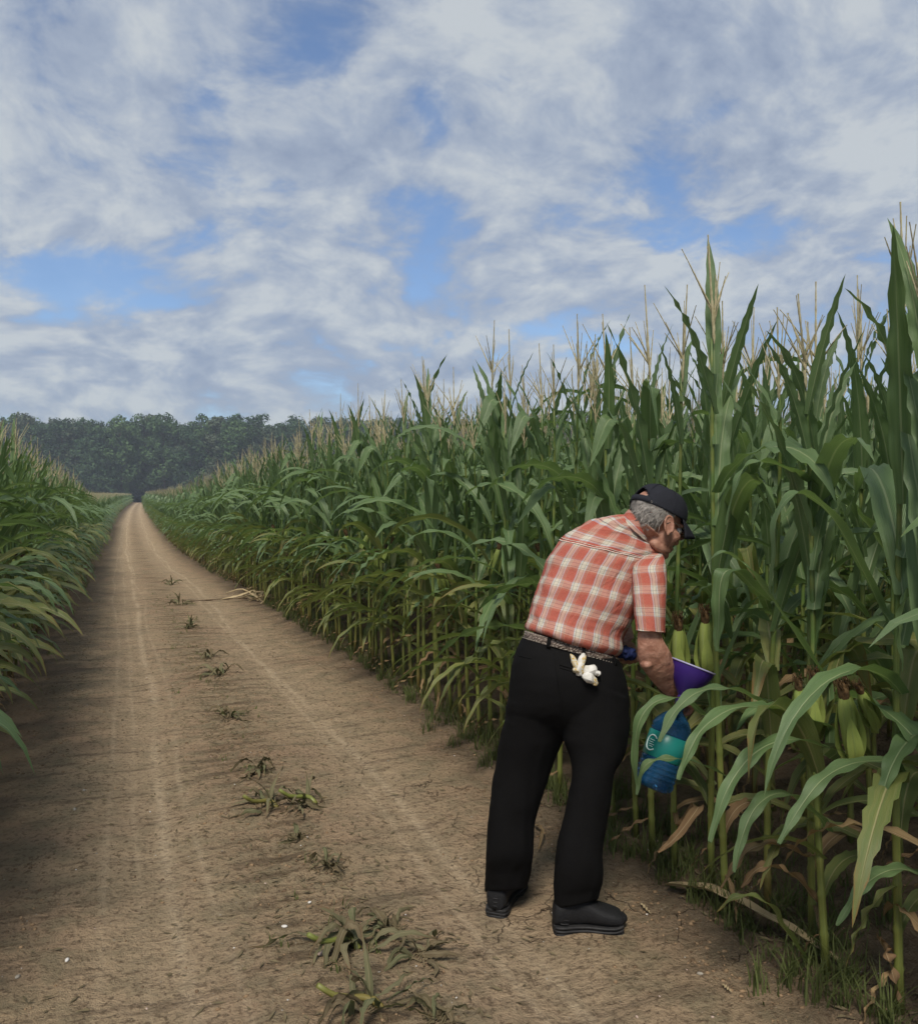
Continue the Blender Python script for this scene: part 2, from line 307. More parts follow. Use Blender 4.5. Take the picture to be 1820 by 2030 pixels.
# ------------------------------------------------------------------ ground
def soil_mat():
    m, t, b = mat('track_soil', (.25, .18, .11), .95, .08)
    geo = N(t, 'ShaderNodeNewGeometry'); P = geo.outputs['Position']
    at_ = N(t, 'ShaderNodeAttribute', None, attribute_name='lat'); lat = at_.outputs['Fac']
    s = N(t, 'ShaderNodeSeparateXYZ', {0: P})
    def noi(sc_, det=4., ro=.55, vec=P): return N(t, 'ShaderNodeTexNoise', {'Vector': vec, 'Scale': sc_, 'Detail': det, 'Roughness': ro}).outputs[0]
    big = noi(1.1, 5.); mid = noi(6.0, 6., .62); fine = noi(38., 6., .7); vf = noi(160., 3., .7)
    P2 = N(t, 'ShaderNodeVectorMath', {0: P, 1: (26.0, .9, 1.0)}, operation='MULTIPLY'); strk = noi(1.0, 4., .6, P2)
    P3 = N(t, 'ShaderNodeVectorMath', {0: P, 1: (1.6, 9.0, 1.0)}, operation='MULTIPLY'); rip = noi(1.0, 5., .65, P3)
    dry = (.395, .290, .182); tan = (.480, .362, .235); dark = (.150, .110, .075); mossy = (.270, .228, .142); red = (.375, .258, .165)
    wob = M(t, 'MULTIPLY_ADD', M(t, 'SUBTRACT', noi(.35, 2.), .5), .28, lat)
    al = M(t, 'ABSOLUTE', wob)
    c = MIX(t, SMO(t, big, .42, .62), dry, red); c = MIX(t, SMO(t, mid, .40, .66, 0., .75), c, mossy)
    wheel = M(t, 'EXPONENT', M(t, 'MULTIPLY', M(t, 'POWER', M(t, 'DIVIDE', M(t, 'SUBTRACT', al, .58), .27), 2.0), -1.0))
    c = MIX(t, M(t, 'MULTIPLY', wheel, SMO(t, mid, .3, .6, .9, .45)), c, tan)
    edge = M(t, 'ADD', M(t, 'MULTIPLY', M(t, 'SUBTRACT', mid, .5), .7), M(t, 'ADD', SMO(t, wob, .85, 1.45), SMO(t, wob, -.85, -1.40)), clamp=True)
    c = MIX(t, M(t, 'MULTIPLY', edge, .85), c, dark)  # darkens the soil at both margins; shade on the left is painted in
    cen = M(t, 'MULTIPLY', SMO(t, al, .05, .32, 1., 0.), SMO(t, rip, .45, .62)); c = MIX(t, M(t, 'MULTIPLY', cen, .8), c, (.15, .105, .062))
    c = MIX(t, SMO(t, rip, .54, .66, 0., .6), c, dark); c = MIX(t, SMO(t, fine, .50, .64, 0., .75), c, (.13, .09, .058)); c = MIX(t, SMO(t, noi(75., 4., .7), .56, .66, 0., .6), c, (.11, .078, .05)); c = MIX(t, SMO(t, vf, .62, .72, 0., .5), c, (.48, .40, .29))
    # tread lines: narrow paler tracks that wander
    for (l0, wd, am, seed) in ((-.74, .014, .55, 1.3), (-.60, .012, .45, 3.1), (-.44, .032, .9, 5.2), (.48, .014, .6, 7.7), (.60, .026, .8, 9.4), (-.36, .012, .5, 4.4)):
        wn = N(t, 'ShaderNodeTexNoise', {'Vector': N(t, 'ShaderNodeCombineXYZ', {0: seed, 1: M(t, 'MULTIPLY', s.outputs[1], .16), 2: 0.}), 'Scale': 1.0, 'Detail': 2.0}).outputs[0]
        dd = M(t, 'SUBTRACT', M(t, 'MULTIPLY_ADD', M(t, 'SUBTRACT', wn, .5), .34, lat), l0)
        wdt = M(t, 'MULTIPLY_ADD', strk, .012, wd * .75)
        g = M(t, 'EXPONENT', M(t, 'MULTIPLY', M(t, 'POWER', M(t, 'DIVIDE', M(t, 'ABSOLUTE', dd), wdt), 2.0), -1.0))
        g = M(t, 'MULTIPLY', g, M(t, 'MULTIPLY', M(t, 'MULTIPLY', SMO(t, fine, .25, .6, 1., .35), SMO(t, N(t, 'ShaderNodeTexNoise', {'Vector': N(t, 'ShaderNodeCombineXYZ', {0: seed * 7, 1: M(t, 'MULTIPLY', s.outputs[1], .9), 2: 0.}), 'Scale': 1.0, 'Detail': 4.0}).outputs[0], .36, .56, .25, 1.)), am))
        c = MIX(t, g, c, (.60, .47, .32))
    vor = N(t, 'ShaderNodeTexVoronoi', {'Vector': N(t, 'ShaderNodeVectorMath', {0: P, 1: N(t, 'ShaderNodeVectorMath', {0: N(t, 'ShaderNodeTexNoise', {'Vector': P, 'Scale': 9., 'Detail': 4.}).outputs['Color'], 3: .16}, operation='SCALE')}, operation='ADD'), 'Scale': 3.6}, feature='DISTANCE_TO_EDGE')
    crk = M(t, 'MULTIPLY', SMO(t, vor.outputs[0], .0, .012, 1., 0.), M(t, 'MULTIPLY', SMO(t, lat, .3, .7), SMO(t, noi(1.7, 3.), .5, .62)))
    c = MIX(t, M(t, 'MULTIPLY', crk, .7), c, (.07, .045, .03))
    t.links.new(OUT(c), b.inputs['Base Color'])
    h = M(t, 'ADD', M(t, 'MULTIPLY', fine, 1.0), M(t, 'ADD', M(t, 'MULTIPLY', mid, 1.6), M(t, 'MULTIPLY', vf, .35))); h = M(t, 'SUBTRACT', M(t, 'MULTIPLY_ADD', rip, 1.1, h), M(t, 'MULTIPLY', crk, .9))
    bump(t, b, h, 1.0, .035)
    return m
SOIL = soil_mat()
def axis(segs):
    out = []
    for a, b_, st in segs: out += list(np.arange(a, b_ - 1e-6, st))
    return np.array(out + [segs[-1][1]])
xs = axis([(-420, -60, 60), (-60, -12, 6), (-12, -3, .6), (-3, -1.2, .08), (-1.2, 3.0, .02), (3.0, 5, .12), (5, 14, .8), (14, 60, 6), (60, 420, 60)])
gy = [-30., -10., -3., 0., .8]; y = 1.4; st = .02
gy2 = []
while y < 1200: gy2.append(y); y += max(.02, .006 * (y - 1.4) ** 1.15)
ys = np.array(gy + gy2 + [1500.])
XX, YY = np.meshgrid(xs, ys); ZZ = terrain(XX, YY)
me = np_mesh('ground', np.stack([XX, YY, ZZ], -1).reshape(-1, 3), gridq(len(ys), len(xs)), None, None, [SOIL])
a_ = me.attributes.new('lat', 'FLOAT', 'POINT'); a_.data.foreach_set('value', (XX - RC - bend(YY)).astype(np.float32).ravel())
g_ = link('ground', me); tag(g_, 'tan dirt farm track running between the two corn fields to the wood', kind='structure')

# ------------------------------------------------------------------ corn
def leaf_curve(kind, r):
    """angle from vertical along the leaf, for kinds: erect, arch, droop, fold, low"""
    s = np.linspace(0, 1, 60)
    if kind == 'erect': ph = math.radians(r.uniform(8, 20)) + math.radians(r.uniform(8, 45)) * s ** 2
    elif kind == 'arch': ph = math.radians(r.uniform(18, 32)) + math.radians(r.uniform(95, 135)) * s ** r.uniform(1.2, 1.9)
    elif kind == 'droop': ph = math.radians(r.uniform(28, 48)) + math.radians(r.uniform(95, 130)) * s ** r.uniform(.7, 1.1)
    elif kind == 'fold':
        k = r.uniform(.42, .62); ph = math.radians(r.uniform(14, 24)) + math.radians(r.uniform(125, 150)) / (1 + np.exp(-(s - k) / .035))
    else: ph = math.radians(r.uniform(60, 95)) + math.radians(r.uniform(70, 90)) * s ** .35
    return s, ph
def ribbon(P, W, nac=4, fold=.25, wave=.0, wf=9, r=None, twist=0.0, roll=0.0, up=(0, 0, 1), prof=None, curl=0.0):
    """leaf blade along the points P; returns V,Q,None,U"""
    n = len(P); T = nrm(np.gradient(P, axis=0)); s = np.linspace(0, 1, n)
    d = P[-1] - P[0]; hz = np.array([d[0], d[1], 0.]); 
    if np.linalg.norm(hz) < 1e-4: hz = np.array([1., 0, 0])
    side0 = nrm(np.cross(nrm(hz), up)); S = nrm(side0 - T * (T @ side0)[:, None]); Nn = np.cross(S, T)
    an = roll + twist * s; c, q = np.cos(an)[:, None], np.sin(an)[:, None]; S, Nn = S * c + Nn * q, Nn * c - S * q
    if prof is None: prof = (.50 + .50 * sstep(0, .28, s)) * (1 - s ** 2.4) ** .95
    w_ = W * prof; u = np.linspace(-1, 1, nac + 1)
    ph = (r.uniform(0, 6.28, 2) if r is not None else (0, 1))
    fo = fold * (1 - .6 * s)[:, None] * np.abs(u)[None]
    wav = wave * np.sin(s[:, None] * wf * 2 * np.pi + np.where(u > 0, ph[0], ph[1])[None]) * np.abs(u)[None] ** 1.5 * np.sin(np.pi * np.clip(s, 0, 1))[:, None]
    V = P[:, None] + S[:, None] * (u[None] * w_[:, None] * .5 * (1 - curl * np.abs(u)[None]))[..., None] + Nn[:, None] * ((fo * w_[:, None] * .5) + wav)[..., None]
    U = np.stack(np.broadcast_arrays((u / 2 + .5)[None], s[:, None]), -1).reshape(-1, 2)
    return V.reshape(-1, 3), gridq(n, nac + 1), None, U
def leaf_geo(kind, L, W, r, nseg=15, nac=4):
    s, ph = leaf_curve(kind, r); yaw = r.uniform(-.5, .5) * s ** 1.5
    dx = np.sin(ph) * np.cos(yaw); dy = np.sin(ph) * np.sin(yaw); dz = np.cos(ph)
    P = np.stack([np.cumsum(dx), np.cumsum(dy), np.cumsum(dz)], 1) * L / 60; P -= P[0]
    idx = np.linspace(0, 59, nseg).round().astype(int)
    if kind == 'fold': # keep samples round the fold
        g = np.gradient(ph); cs = np.cumsum(.3 / 60 + g / g.sum()); cs /= cs[-1]; idx = np.searchsorted(cs, np.linspace(0, 1, nseg)).clip(0, 59); idx[0] = 0; idx[-1] = 59; idx = np.unique(idx)
    P = P[idx]; sv = s[idx]; prof = (.50 + .50 * sstep(0, .28, sv)) * (1 - sv ** 2.4) ** .95
    return ribbon(P, W, nac, r.uniform(.15, .45), r.uniform(.005, .016), r.uniform(4, 9), r, r.uniform(-1.1, 1.1), r.uniform(-.25, .25), prof=prof)
KINDS = {'erect': (.68, .078), 'arch': (.82, .098), 'droop': (.82, .104), 'fold': (.78, .112), 'low': (.40, .042)}
rr = np.random.default_rng(11)
LM = {}      # shared leaf meshes
for k, (L, W) in KINDS.items():
    for q in range(6 if k != 'low' else 4):
        rs = int(rr.integers(1 << 30)); L1 = L * rr.uniform(.85, 1.15); W1 = W * rr.uniform(.85, 1.12)
        g = Geo(); g.add(*leaf_geo(k, L1, W1, np.random.default_rng(rs), 18, 6))
        vv = g.V[0].reshape(-1, 7, 3)[:, 3]
        LM[(k, q)] = dict(green=g.mesh('leaf', [LEAF]), yellow=g.mesh('leaf', [LEAFY]), dry=g.mesh('leaf', [LEAFD]), seed=rs, L=L1, W=W1, mid=vv)
def stalk_geo(H, nodes, r, ns=8, lean=0.0, fine=True):
    z = [0.0]; rad = [.0165]
    for zn in nodes:
        f = zn / H; R = .0145 * (1 - .62 * f)
        if fine: z += [zn - .012, zn, zn + .012]; rad += [R, R * 1.18, R * .93]
        else: z += [zn]; rad += [R]
    z.append(H); rad.append(.0035)
    z = np.array(z); P = np.stack([lean * z ** 2 * .05 + .01 * np.sin(z * 3), .01 * np.cos(z * 2.3) - .01, z], 1)
    if fine: z2 = z
    return tube(P, rad, ns)
def tassel_geo(r, fine=True):
    g = []
    H = r.uniform(.30, .40); nb = r.integers(5, 10)
    def branch(p0, d, L, R, sag):
        n = 16 if fine else 5; s = np.linspace(0, 1, n); P = np.array(p0) + np.outer(s, d) * L; P[:, 2] -= sag * s ** 2 * L
        R_ = R * (1 - .6 * s) * ((1 + .45 * (np.arange(n) % 2)) if fine else .9); R_[0] *= .4; return tube(P, R_, 5 if fine else 3, cap=False)
    g.append(branch((0, 0, 0), (r.uniform(-.06, .06), r.uniform(-.06, .06), 1), H, .0046, 0))
    for i in range(nb):
        a = r.uniform(0, 6.28); t = r.uniform(.06, .72) ** 1.2; d = (math.cos(a) * t, math.sin(a) * t, 1); d = nrm(d)
        g.append(branch((0, 0, r.uniform(.0, .12)), d, r.uniform(.14, .27), .0030, r.uniform(0, .35) * t))
    return g
def ear_geos():
    prof = [(.008, 0), (.021, .02), (.027, .06), (.028, .12), (.026, .17), (.020, .205), (.013, .225)]
    V, Q, _, U = lathe(prof, 14); a = np.arctan2(V[:, 1], V[:, 0]); rad = 1 + .07 * np.sign(np.sin(a * 2 + V[:, 2] * 9)) ; V[:, :2] *= rad[:, None]
    U = np.stack([U[:, 0] * 3 % 1, U[:, 1] * 3], 1); husk = Geo(); husk.add(V, Q, None, U)
    for k in range(3):
        aa = k * 2.1; P = np.stack([np.cos(aa) * np.linspace(.02, .034, 8) * np.array([1, 1.3, 1.35, 1.3, 1.2, 1.05, .9, .8]), np.sin(aa) * np.linspace(.02, .034, 8) * np.array([1, 1.3, 1.35, 1.3, 1.2, 1.05, .9, .8]), np.linspace(0, .215 - k * .03, 8)], 1)
        husk.add(*ribbon(P, .05, 4, -.5, .002, 2, None, 0, 0, prof=np.array([.6, .9, 1, 1, .9, .7, .45, .1])))
    silk = Geo(); r = np.random.default_rng(5); silk.add(*ellipsoid((0, 0, .235), np.eye(3), (.019, .019, .042), 10, 8))
    for k in range(46):
        a = r.uniform(0, 6.28); q = r.uniform(.5, 1.1); L = r.uniform(.045, .10)
        P = np.array([[.008 * math.cos(a), .008 * math.sin(a), .215], [.012 * q * math.cos(a), .012 * q * math.sin(a), .215 + L * .6], [.024 * q * math.cos(a + .5), .024 * q * math.sin(a + .5), .215 + L * .9], [.028 * q * math.cos(a + 1), .028 * q * math.sin(a + 1), .215 + L * .55]])
        silk.add(*tube(cr(P, 6), .0013, 3, False))
    return husk, silk
hg, sg = ear_geos(); EARM = hg.mesh('ear', [HUSK]); SILKM = sg.mesh('silk', [SILK])
def make_spec(r):
    H = r.uniform(1.90, 2.10); nn = 14; zs = np.linspace(.14, H - .12, nn) + r.uniform(-.02, .02, nn); L = []
    a0 = 0.0
    for i, z in enumerate(zs):
        f = i / (nn - 1); az_ = a0 + (i % 2) * math.pi + r.normal(0, .38)
        if f < .07: k, c = 'low', 'dry'
        elif f < .27: k, c = ('low' if r.random() < .12 else 'droop'), ('dry' if r.random() < .22 else 'yellow')
        elif f < .5: k, c = r.choice(['droop', 'arch', 'fold'], p=[.42, .36, .22]), ('yellow' if r.random() < .26 else 'green')
        elif f < .78: k, c = r.choice(['arch', 'fold', 'erect', 'droop'], p=[.26, .18, .46, .10]), 'green'
        else: k, c = r.choice(['erect', 'arch', 'fold'], p=[.78, .12, .10]), 'green'
        q = int(r.integers(4 if k == 'low' else 6)); sc_ = (1.0 if f < .75 else 1.0 - .35 * (f - .75) / .25) * r.uniform(.78, 1.12) * (.6 if f < .12 else .8 if f < .28 else 1)
        L.append((k, q, c, z, az_, sc_))
    return dict(H=H, leaves=L, ear=[(zs[6] - .03, r.uniform(0, 6.28), r.uniform(.16, .4))] if r.random() < .6 else [])
SPECS = [make_spec(np.random.default_rng(100 + k)) for k in range(10)]
for k, s_ in enumerate(SPECS):
    r = np.random.default_rng(200 + k)
    s_['stalk'] = Geo().add(*stalk_geo(s_['H'], [l[3] for l in s_['leaves']], r)).mesh('stalk', [STALK])
    g = Geo()
    for j, t_ in enumerate(tassel_geo(r)): g.add(*t_)
    s_['tassel'] = g.mesh('tassel', [TASSEL])
def rotz(V, a):
    c, s = math.cos(a), math.sin(a); V = np.array(V); x = V[:, 0] * c - V[:, 1] * s; V[:, 1] = V[:, 0] * s + V[:, 1] * c; V[:, 0] = x; return V
# whole-plant meshes of lower detail for the mass of the field
def lod_mesh(s_, r, nseg, nac, leafcount=None):
    g = Geo(); g.add(*stalk_geo(s_['H'], [l[3] for l in s_['leaves']][::3], r, 4, fine=False), m=0)
    for (k, q, c, z, a, sc_) in s_['leaves']:
        m_ = LM[(k, q)]; V, Q, T3, U = leaf_geo(k, m_['L'], m_['W'], np.random.default_rng(m_['seed']), nseg, nac)
        V = rotz(V * sc_, a) + np.array([0, 0, z]); g.add(V, Q, None, U, m={'green': 1, 'yellow': 2, 'dry': 3}[c])
    for t_ in [t for _ in range(leafcount or 1) for t in tassel_geo(r, False)]: g.add(t_[0] + np.array([0, 0, s_['H'] - .02]), t_[1], None, t_[3], m=4)
    return g.mesh('corn_lod', [STALK, LEAF, LEAFY, LEAFD, TASSEL])
LOD1 = [lod_mesh(s_, np.random.default_rng(300 + k), 10, 2) for k, s_ in enumerate(SPECS[:8])]
LOD2 = [lod_mesh(s_, np.random.default_rng(400 + k), 6, 1, 2) for k, s_ in enumerate(SPECS[:6])]

# plant places: rows parallel to the track
places = []
rp = np.random.default_rng(21)
for side in (1, -1):
    y = 1.0
    for row in range(34):
        base = ROWR + row * .76 if side > 0 else ROWL - row * .76
        y = (1.25 if side > 0 else 2.6) + rp.uniform(0, .15)
        while y < 205:
            sp = (.145 if row and y < 12 else .155) if y < 25 else (.22 if y < 60 else .42)
            maxrow = 9 if y < 12 else (14 if y < 60 else 34)
            if row <= maxrow:
                X = base + float(bend(y)) + rp.normal(0, .028) ; places.append((X, y + rp.normal(0, .02), side, row))
            y += sp * rp.uniform(.75, 1.3)
places = [p for p in places if p[1] < 198 - .4 * (p[0])]
def rank(p):
    x, y_, d = proj(np.array([p[0], p[1], 1.2]))
    if d < .5 or x < -330 or x > 2150: return 0
    return (1, .5, .28, .16, .1)[min(p[3], 4)] / d * (1 if -60 < x < 1900 else .6)
rk = np.array([rank(p) for p in places]); order = np.argsort(-rk); indiv = set(order[:290].tolist())

# what must stay clear: the man, his bottle and his funnel, in metres from each sample point
def man_clear(P):
    """True if points P (n,3) neither touch the man nor come between him and the viewer"""
    x = CX + FPX * ((P - CAM) @ RT) / ((P - CAM) @ FW); y_ = CY - FPX * ((P - CAM) @ UPV) / ((P - CAM) @ FW); d = (P - CAM) @ FW
    bad = (x > 935) & (x < 1262) & (y_ > 1000) & (y_ < 1880) & (d < 3.5)
    bad |= (x > 1170) & (x < 1400) & (y_ > 930) & (y_ < 1260) & (d < 3.45)
    bad |= (x > 1235) & (x < 1440) & (y_ > 1240) & (y_ < 1600) & (d < 3.25)
    bad |= (x > 1100) & (x < 1290) & (y_ > 1750) & (y_ < 1880) & (d < 3.4)
    bad |= d < .9
    return not bad.any()
CORN_GROUP = 'corn plants in the rows along the dirt track'
ORD = 'first second third fourth fifth sixth seventh eighth ninth tenth eleventh twelfth thirteenth fourteenth fifteenth sixteenth seventeenth eighteenth nineteenth twentieth'.split()
def label_corn():
    """labels once every single plant stands: counted from the man's funnel where they can be counted"""
    def put(lst, txt, n, rest):
        for i, h in enumerate(lst): h[0]['label'] = txt % ORD[i] if i < n else rest
    R0 = sorted([h for h in made if h[7] > 0 and h[8] == 0], key=lambda h: -h[4])
    right = sorted([h for h in R0 if h[4] >= 1370], key=lambda h: h[4]); left = [h for h in R0 if h[4] < 1370]
    put(right, 'front-row corn plant, %s stalk to the right of the purple funnel', 20, 'tall corn plant at the right edge of the photograph')
    put(left, 'front-row corn plant with arching lower leaves, %s stalk leftward from the purple funnel', 20, 'corn plant in the front row far down the right edge of the dirt track')
    for row, nm_ in ((1, 'second'), (2, 'third'), (3, 'fourth'), (4, 'fifth')):
        R_ = [h for h in made if h[7] > 0 and h[8] == row]
        put(sorted([h for h in R_ if h[4] >= 1370], key=lambda h: h[4]), 'tasselled corn plant in the ' + nm_ + ' row, %s to the right of the purple funnel', 14, 'tall tasselled corn plant deep in the right-hand field')
        put(sorted([h for h in R_ if h[4] < 1370], key=lambda h: -h[4]), 'tasselled corn plant in the ' + nm_ + ' row, %s leftward from the purple funnel', 14, 'tasselled corn plant behind the front row of the right-hand field')
    L0 = sorted([h for h in made if h[7] < 0 and h[8] == 0], key=lambda h: h[6])
    put(L0, 'dark green corn plant edging the left side of the track, %s from the camera', 14, 'corn plant with arching leaves further down the left edge of the dirt track')
    for h in made:
        if h[7] < 0 and h[8] > 0: h[0]['label'] = 'tasselled corn plant behind the first row of the left-hand field'
made = []
def build_plant(X, Y, side, row, spec, facing, scale, hero=False):
    z0 = float(terrain(X, Y)) - .01; root = empty('corn_plant', (X, Y, z0))
    x, y_, d = proj(np.array([X, Y, z0]))
    tag(root, None, 'corn plant', CORN_GROUP)
    lean = rp.normal(0, .025, 2); Rm = Matrix.Rotation(facing, 4, 'Z'); Lm = Matrix.Rotation(float(lean[0]), 4, 'X') @ Matrix.Rotation(float(lean[1]), 4, 'Y') @ Matrix.Scale(scale, 4)
    W0 = Lm @ Rm
    o = link('stalk', spec['stalk'], root); o.matrix_local = W0
    if side > 0 or rp.random() < .6: o = link('tassel', spec['tassel'], root); 
    if o.name.startswith('tassel'): o.matrix_local = W0 @ Matrix.Translation((0.0, 0, spec['H'] - .02))
    for (k, q, c, z, a, sc_) in spec['leaves']:
        m_ = LM[(k, q)]
        if row == 0 and z < .80 and c == 'green' and rp.random() < .5: c = 'yellow'
        for att in range(5):
            aa = a + rp.normal(0, .3) + (0 if att == 0 else rp.uniform(-2.4, 2.4))
            ML = W0 @ Matrix.Translation((0, 0, z)) @ Matrix.Rotation(aa, 4, 'Z') @ Matrix.Scale(sc_ * rp.uniform(.92, 1.08), 4)
            if d > 6 or side < 0: ok = True; break
            A = np.array(ML); P = m_['mid'] @ A[:3, :3].T + A[:3, 3] + np.array([X, Y, z0]); ok = man_clear(P)
            if ok: break
        if not ok: continue
        o = link('leaf', m_[c], root); o.matrix_local = ML
    for (z, a, tl) in spec['ear'] if d < 14 and not (side > 0 and row < 2 and d < 4.6 and x > 1330) else []:
        ME = W0 @ Matrix.Translation((0, 0, z)) @ Matrix.Rotation(a, 4, 'Z') @ Matrix.Translation((.012, 0, 0)) @ Matrix.Rotation(tl, 4, 'Y') @ Matrix.Scale(.8, 4)
        A = np.array(ME); tipP = (A[:3, :3] @ np.array([0, 0, .2]) + A[:3, 3] + np.array([X, Y, z0]))[None]
        if d < 6 and not man_clear(tipP): continue
        o = link('ear', EARM, root); o.matrix_local = ME; s2 = link('silk', SILKM, o)
    made.append((root, X, Y, z0, x, y_, d, side, row)); return root
mass1, mass2 = [], []
for i, p in enumerate(places):
    X, Y, side, row = p
    if rk[i] == 0 and Y < 8 and row > 5: continue
    toroad = (math.pi if side > 0 else 0) + rp.normal(0, .5); sc_ = rp.uniform(.91, 1.06 if Y > 4.5 else 1.01)
    if side < 0: sc_ *= .90
    if i in indiv: build_plant(X, Y, side, row, SPECS[int(rp.integers(10))], toroad, sc_)
    else: (mass1 if Y < 32 else mass2).append((X, Y, float(terrain(X, Y)) - .01, toroad, sc_))

label_corn()
def scatter(name, groups, matobj_lists):
    """ONE mesh object whose points carry instanced plants through geometry nodes"""
    P = np.concatenate([np.array(g)[:, :3] for g in groups]); rot = np.concatenate([np.array(g)[:, 3] for g in groups]); scl = np.concatenate([np.array(g)[:, 4] for g in groups])
    kind = []; objs = []
    for g, ms in zip(groups, matobj_lists):
        kind.append(len(objs) + np.random.default_rng(3).integers(0, len(ms), len(g))); objs += ms
    kind = np.concatenate(kind)
    me = bpy.data.meshes.new(name); me.vertices.add(len(P)); me.vertices.foreach_set('co', P.astype(np.float32).ravel())
    for nm_, ty, dat in (('rot', 'FLOAT', rot), ('scl', 'FLOAT', scl), ('kindi', 'INT', kind)):
        a = me.attributes.new(nm_, ty, 'POINT'); a.data.foreach_set('value', dat.astype(np.float32 if ty == 'FLOAT' else np.int32))
    o = link(name, me); ng = bpy.data.node_groups.new(name, 'GeometryNodeTree')
    ng.interface.new_socket('Geometry', in_out='INPUT', socket_type='NodeSocketGeometry'); ng.interface.new_socket('Geometry', in_out='OUTPUT', socket_type='NodeSocketGeometry')
    gi = ng.nodes.new('NodeGroupInput'); go = ng.nodes.new('NodeGroupOutput'); join = ng.nodes.new('GeometryNodeJoinGeometry')
    def attr(n, t): a = ng.nodes.new('GeometryNodeInputNamedAttribute'); a.data_type = t; a.inputs[0].default_value = n; return a.outputs[0]
    ra, sa, ka = attr('rot', 'FLOAT'), attr('scl', 'FLOAT'), attr('kindi', 'INT')
    cx = ng.nodes.new('ShaderNodeCombineXYZ'); ng.links.new(ra, cx.inputs[2])
    for k, m_ in enumerate(objs):
        po = bpy.data.objects.new(name + '_source', m_)
        oi = ng.nodes.new('GeometryNodeObjectInfo'); oi.inputs[0].default_value = po; oi.inputs[1].default_value = True
        cmp_ = ng.nodes.new('FunctionNodeCompare'); cmp_.data_type = 'INT'; cmp_.operation = 'EQUAL'
        ng.links.new(ka, cmp_.inputs[2]); cmp_.inputs[3].default_value = k
        ip = ng.nodes.new('GeometryNodeInstanceOnPoints')
        ng.links.new(gi.outputs[0], ip.inputs['Points']); ng.links.new(cmp_.outputs[0], ip.inputs['Selection']); ng.links.new(oi.outputs['Geometry'], ip.inputs['Instance'])
        ng.links.new(cx.outputs[0], ip.inputs['Rotation']); ng.links.new(sa, ip.inputs['Scale'])
        ng.links.new(ip.outputs[0], join.inputs[0])
    ng.links.new(join.outputs[0], go.inputs[0])
    md = o.modifiers.new('gn', 'NODES'); md.node_group = ng
    return o
cf = scatter('corn_field', [mass1, mass2], [LOD1, LOD2])
tag(cf, 'dense mass of tasselled corn filling both fields behind the front rows', 'corn field', kind='stuff')

# ------------------------------------------------------------------ hand-placed leaves and ears of the plants at the right foreground
heroes = [m for m in made if m[7] > 0 and m[8] == 0 and m[6] < 4.2]
def nearest(x, y_): # the front-row plant whose stalk stands nearest this point of the picture
    return min(heroes, key=lambda h: abs(h[4] - x))
def hero_leaf(pts, W, m_=LEAF, roll=0.0, fold=.2, wave=.006, attach=True, nseg=34):
    P = cr(np.array([at(*p) for p in pts]), nseg); h = nearest(pts[0][0], 0)
    root = h[0]; org = np.array([h[1], h[2], h[3]])
    if attach: # start at the stalk itself
        hgt = P[0][2]; st_ = np.array([h[1], h[2], hgt - .05]); P = cr(np.vstack([st_, P[::3], P[-1:]]), nseg + 6)
    g = Geo(); g.add(*ribbon(P - org, W, 6, fold, wave, 5, np.random.default_rng(int(pts[0][0])), 0, roll))
    return link('leaf', g.mesh('leaf', [m_]), root)
HL = [([(1510, 1392, 2.80), (1450, 1366, 2.72), (1385, 1372, 2.65), (1335, 1415, 2.60), (1308, 1470, 2.57)], .066),
      ([(1640, 1440, 2.70), (1550, 1410, 2.62), (1465, 1402, 2.54), (1398, 1440, 2.48), (1365, 1495, 2.45), (1345, 1545, 2.43)], .074),
      ([(1660, 1490, 2.60), (1570, 1466, 2.52), (1495, 1495, 2.46), (1440, 1570, 2.41), (1408, 1668, 2.38)], .074),
      ([(1630, 1625, 2.66), (1560, 1574, 2.58), (1505, 1594, 2.52), (1473, 1655, 2.48), (1455, 1728, 2.46)], .064),
      ([(1770, 1508, 2.48), (1695, 1513, 2.40), (1632, 1545, 2.34), (1582, 1608, 2.30), (1545, 1672, 2.27)], .066),
      ([(1870, 1430, 2.50), (1808, 1462, 2.38), (1768, 1520, 2.30), (1742, 1605, 2.25)], .080),
      ([(1850, 1738, 2.42), (1775, 1724, 2.34), (1712, 1758, 2.28), (1660, 1835, 2.24)], .060),
      ([(1640, 1350, 2.76), (1580, 1262, 2.70), (1510, 1160, 2.68), (1462, 1108, 2.68), (1420, 1098, 2.70), (1392, 1140, 2.72)], .082),
      ([(1752, 1215, 2.66), (1700, 1110, 2.58), (1640, 1012, 2.54), (1585, 978, 2.52), (1545, 1010, 2.50), (1533, 1090, 2.50), (1528, 1175, 2.52)], .090),
      ([(1640, 980, 2.80), (1560, 930, 2.72), (1500, 915, 2.70), (1462, 950, 2.68), (1440, 1040, 2.68)], .080),
      ([(1500, 1170, 2.95), (1455, 1130, 2.90), (1430, 1150, 2.88), (1425, 1230, 2.88), (1420, 1290, 2.88)], .080),
      ([(1840, 1170, 2.45), (1800, 1185, 2.40), (1785, 1240, 2.38), (1790, 1330, 2.38)], .085)]
for pts, W in HL: hero_leaf(pts, W)
hero_leaf([(1440, 1540, 3.02), (1380, 1512, 2.92), (1320, 1505, 2.90), (1278, 1520, 2.90), (1262, 1575, 2.92)], .05)
hero_leaf([(1400, 1420, 3.0), (1350, 1385, 2.93), (1300, 1392, 2.90), (1268, 1430, 2.89), (1258, 1500, 2.90), (1264, 1565, 2.92)], .05)
hero_leaf([(1600, 1905, 2.75), (1560, 1850, 2.66), (1520, 1790, 2.62), (1460, 1778, 2.62), (1420, 1810, 2.64)], .05, LEAFY, 0, .3, .006, False)
hero_leaf([(1600, 1700, 2.75), (1540, 1675, 2.70), (1480, 1690, 2.68), (1430, 1760, 2.7)], .045, LEAFD, 0, .5, .01, True)
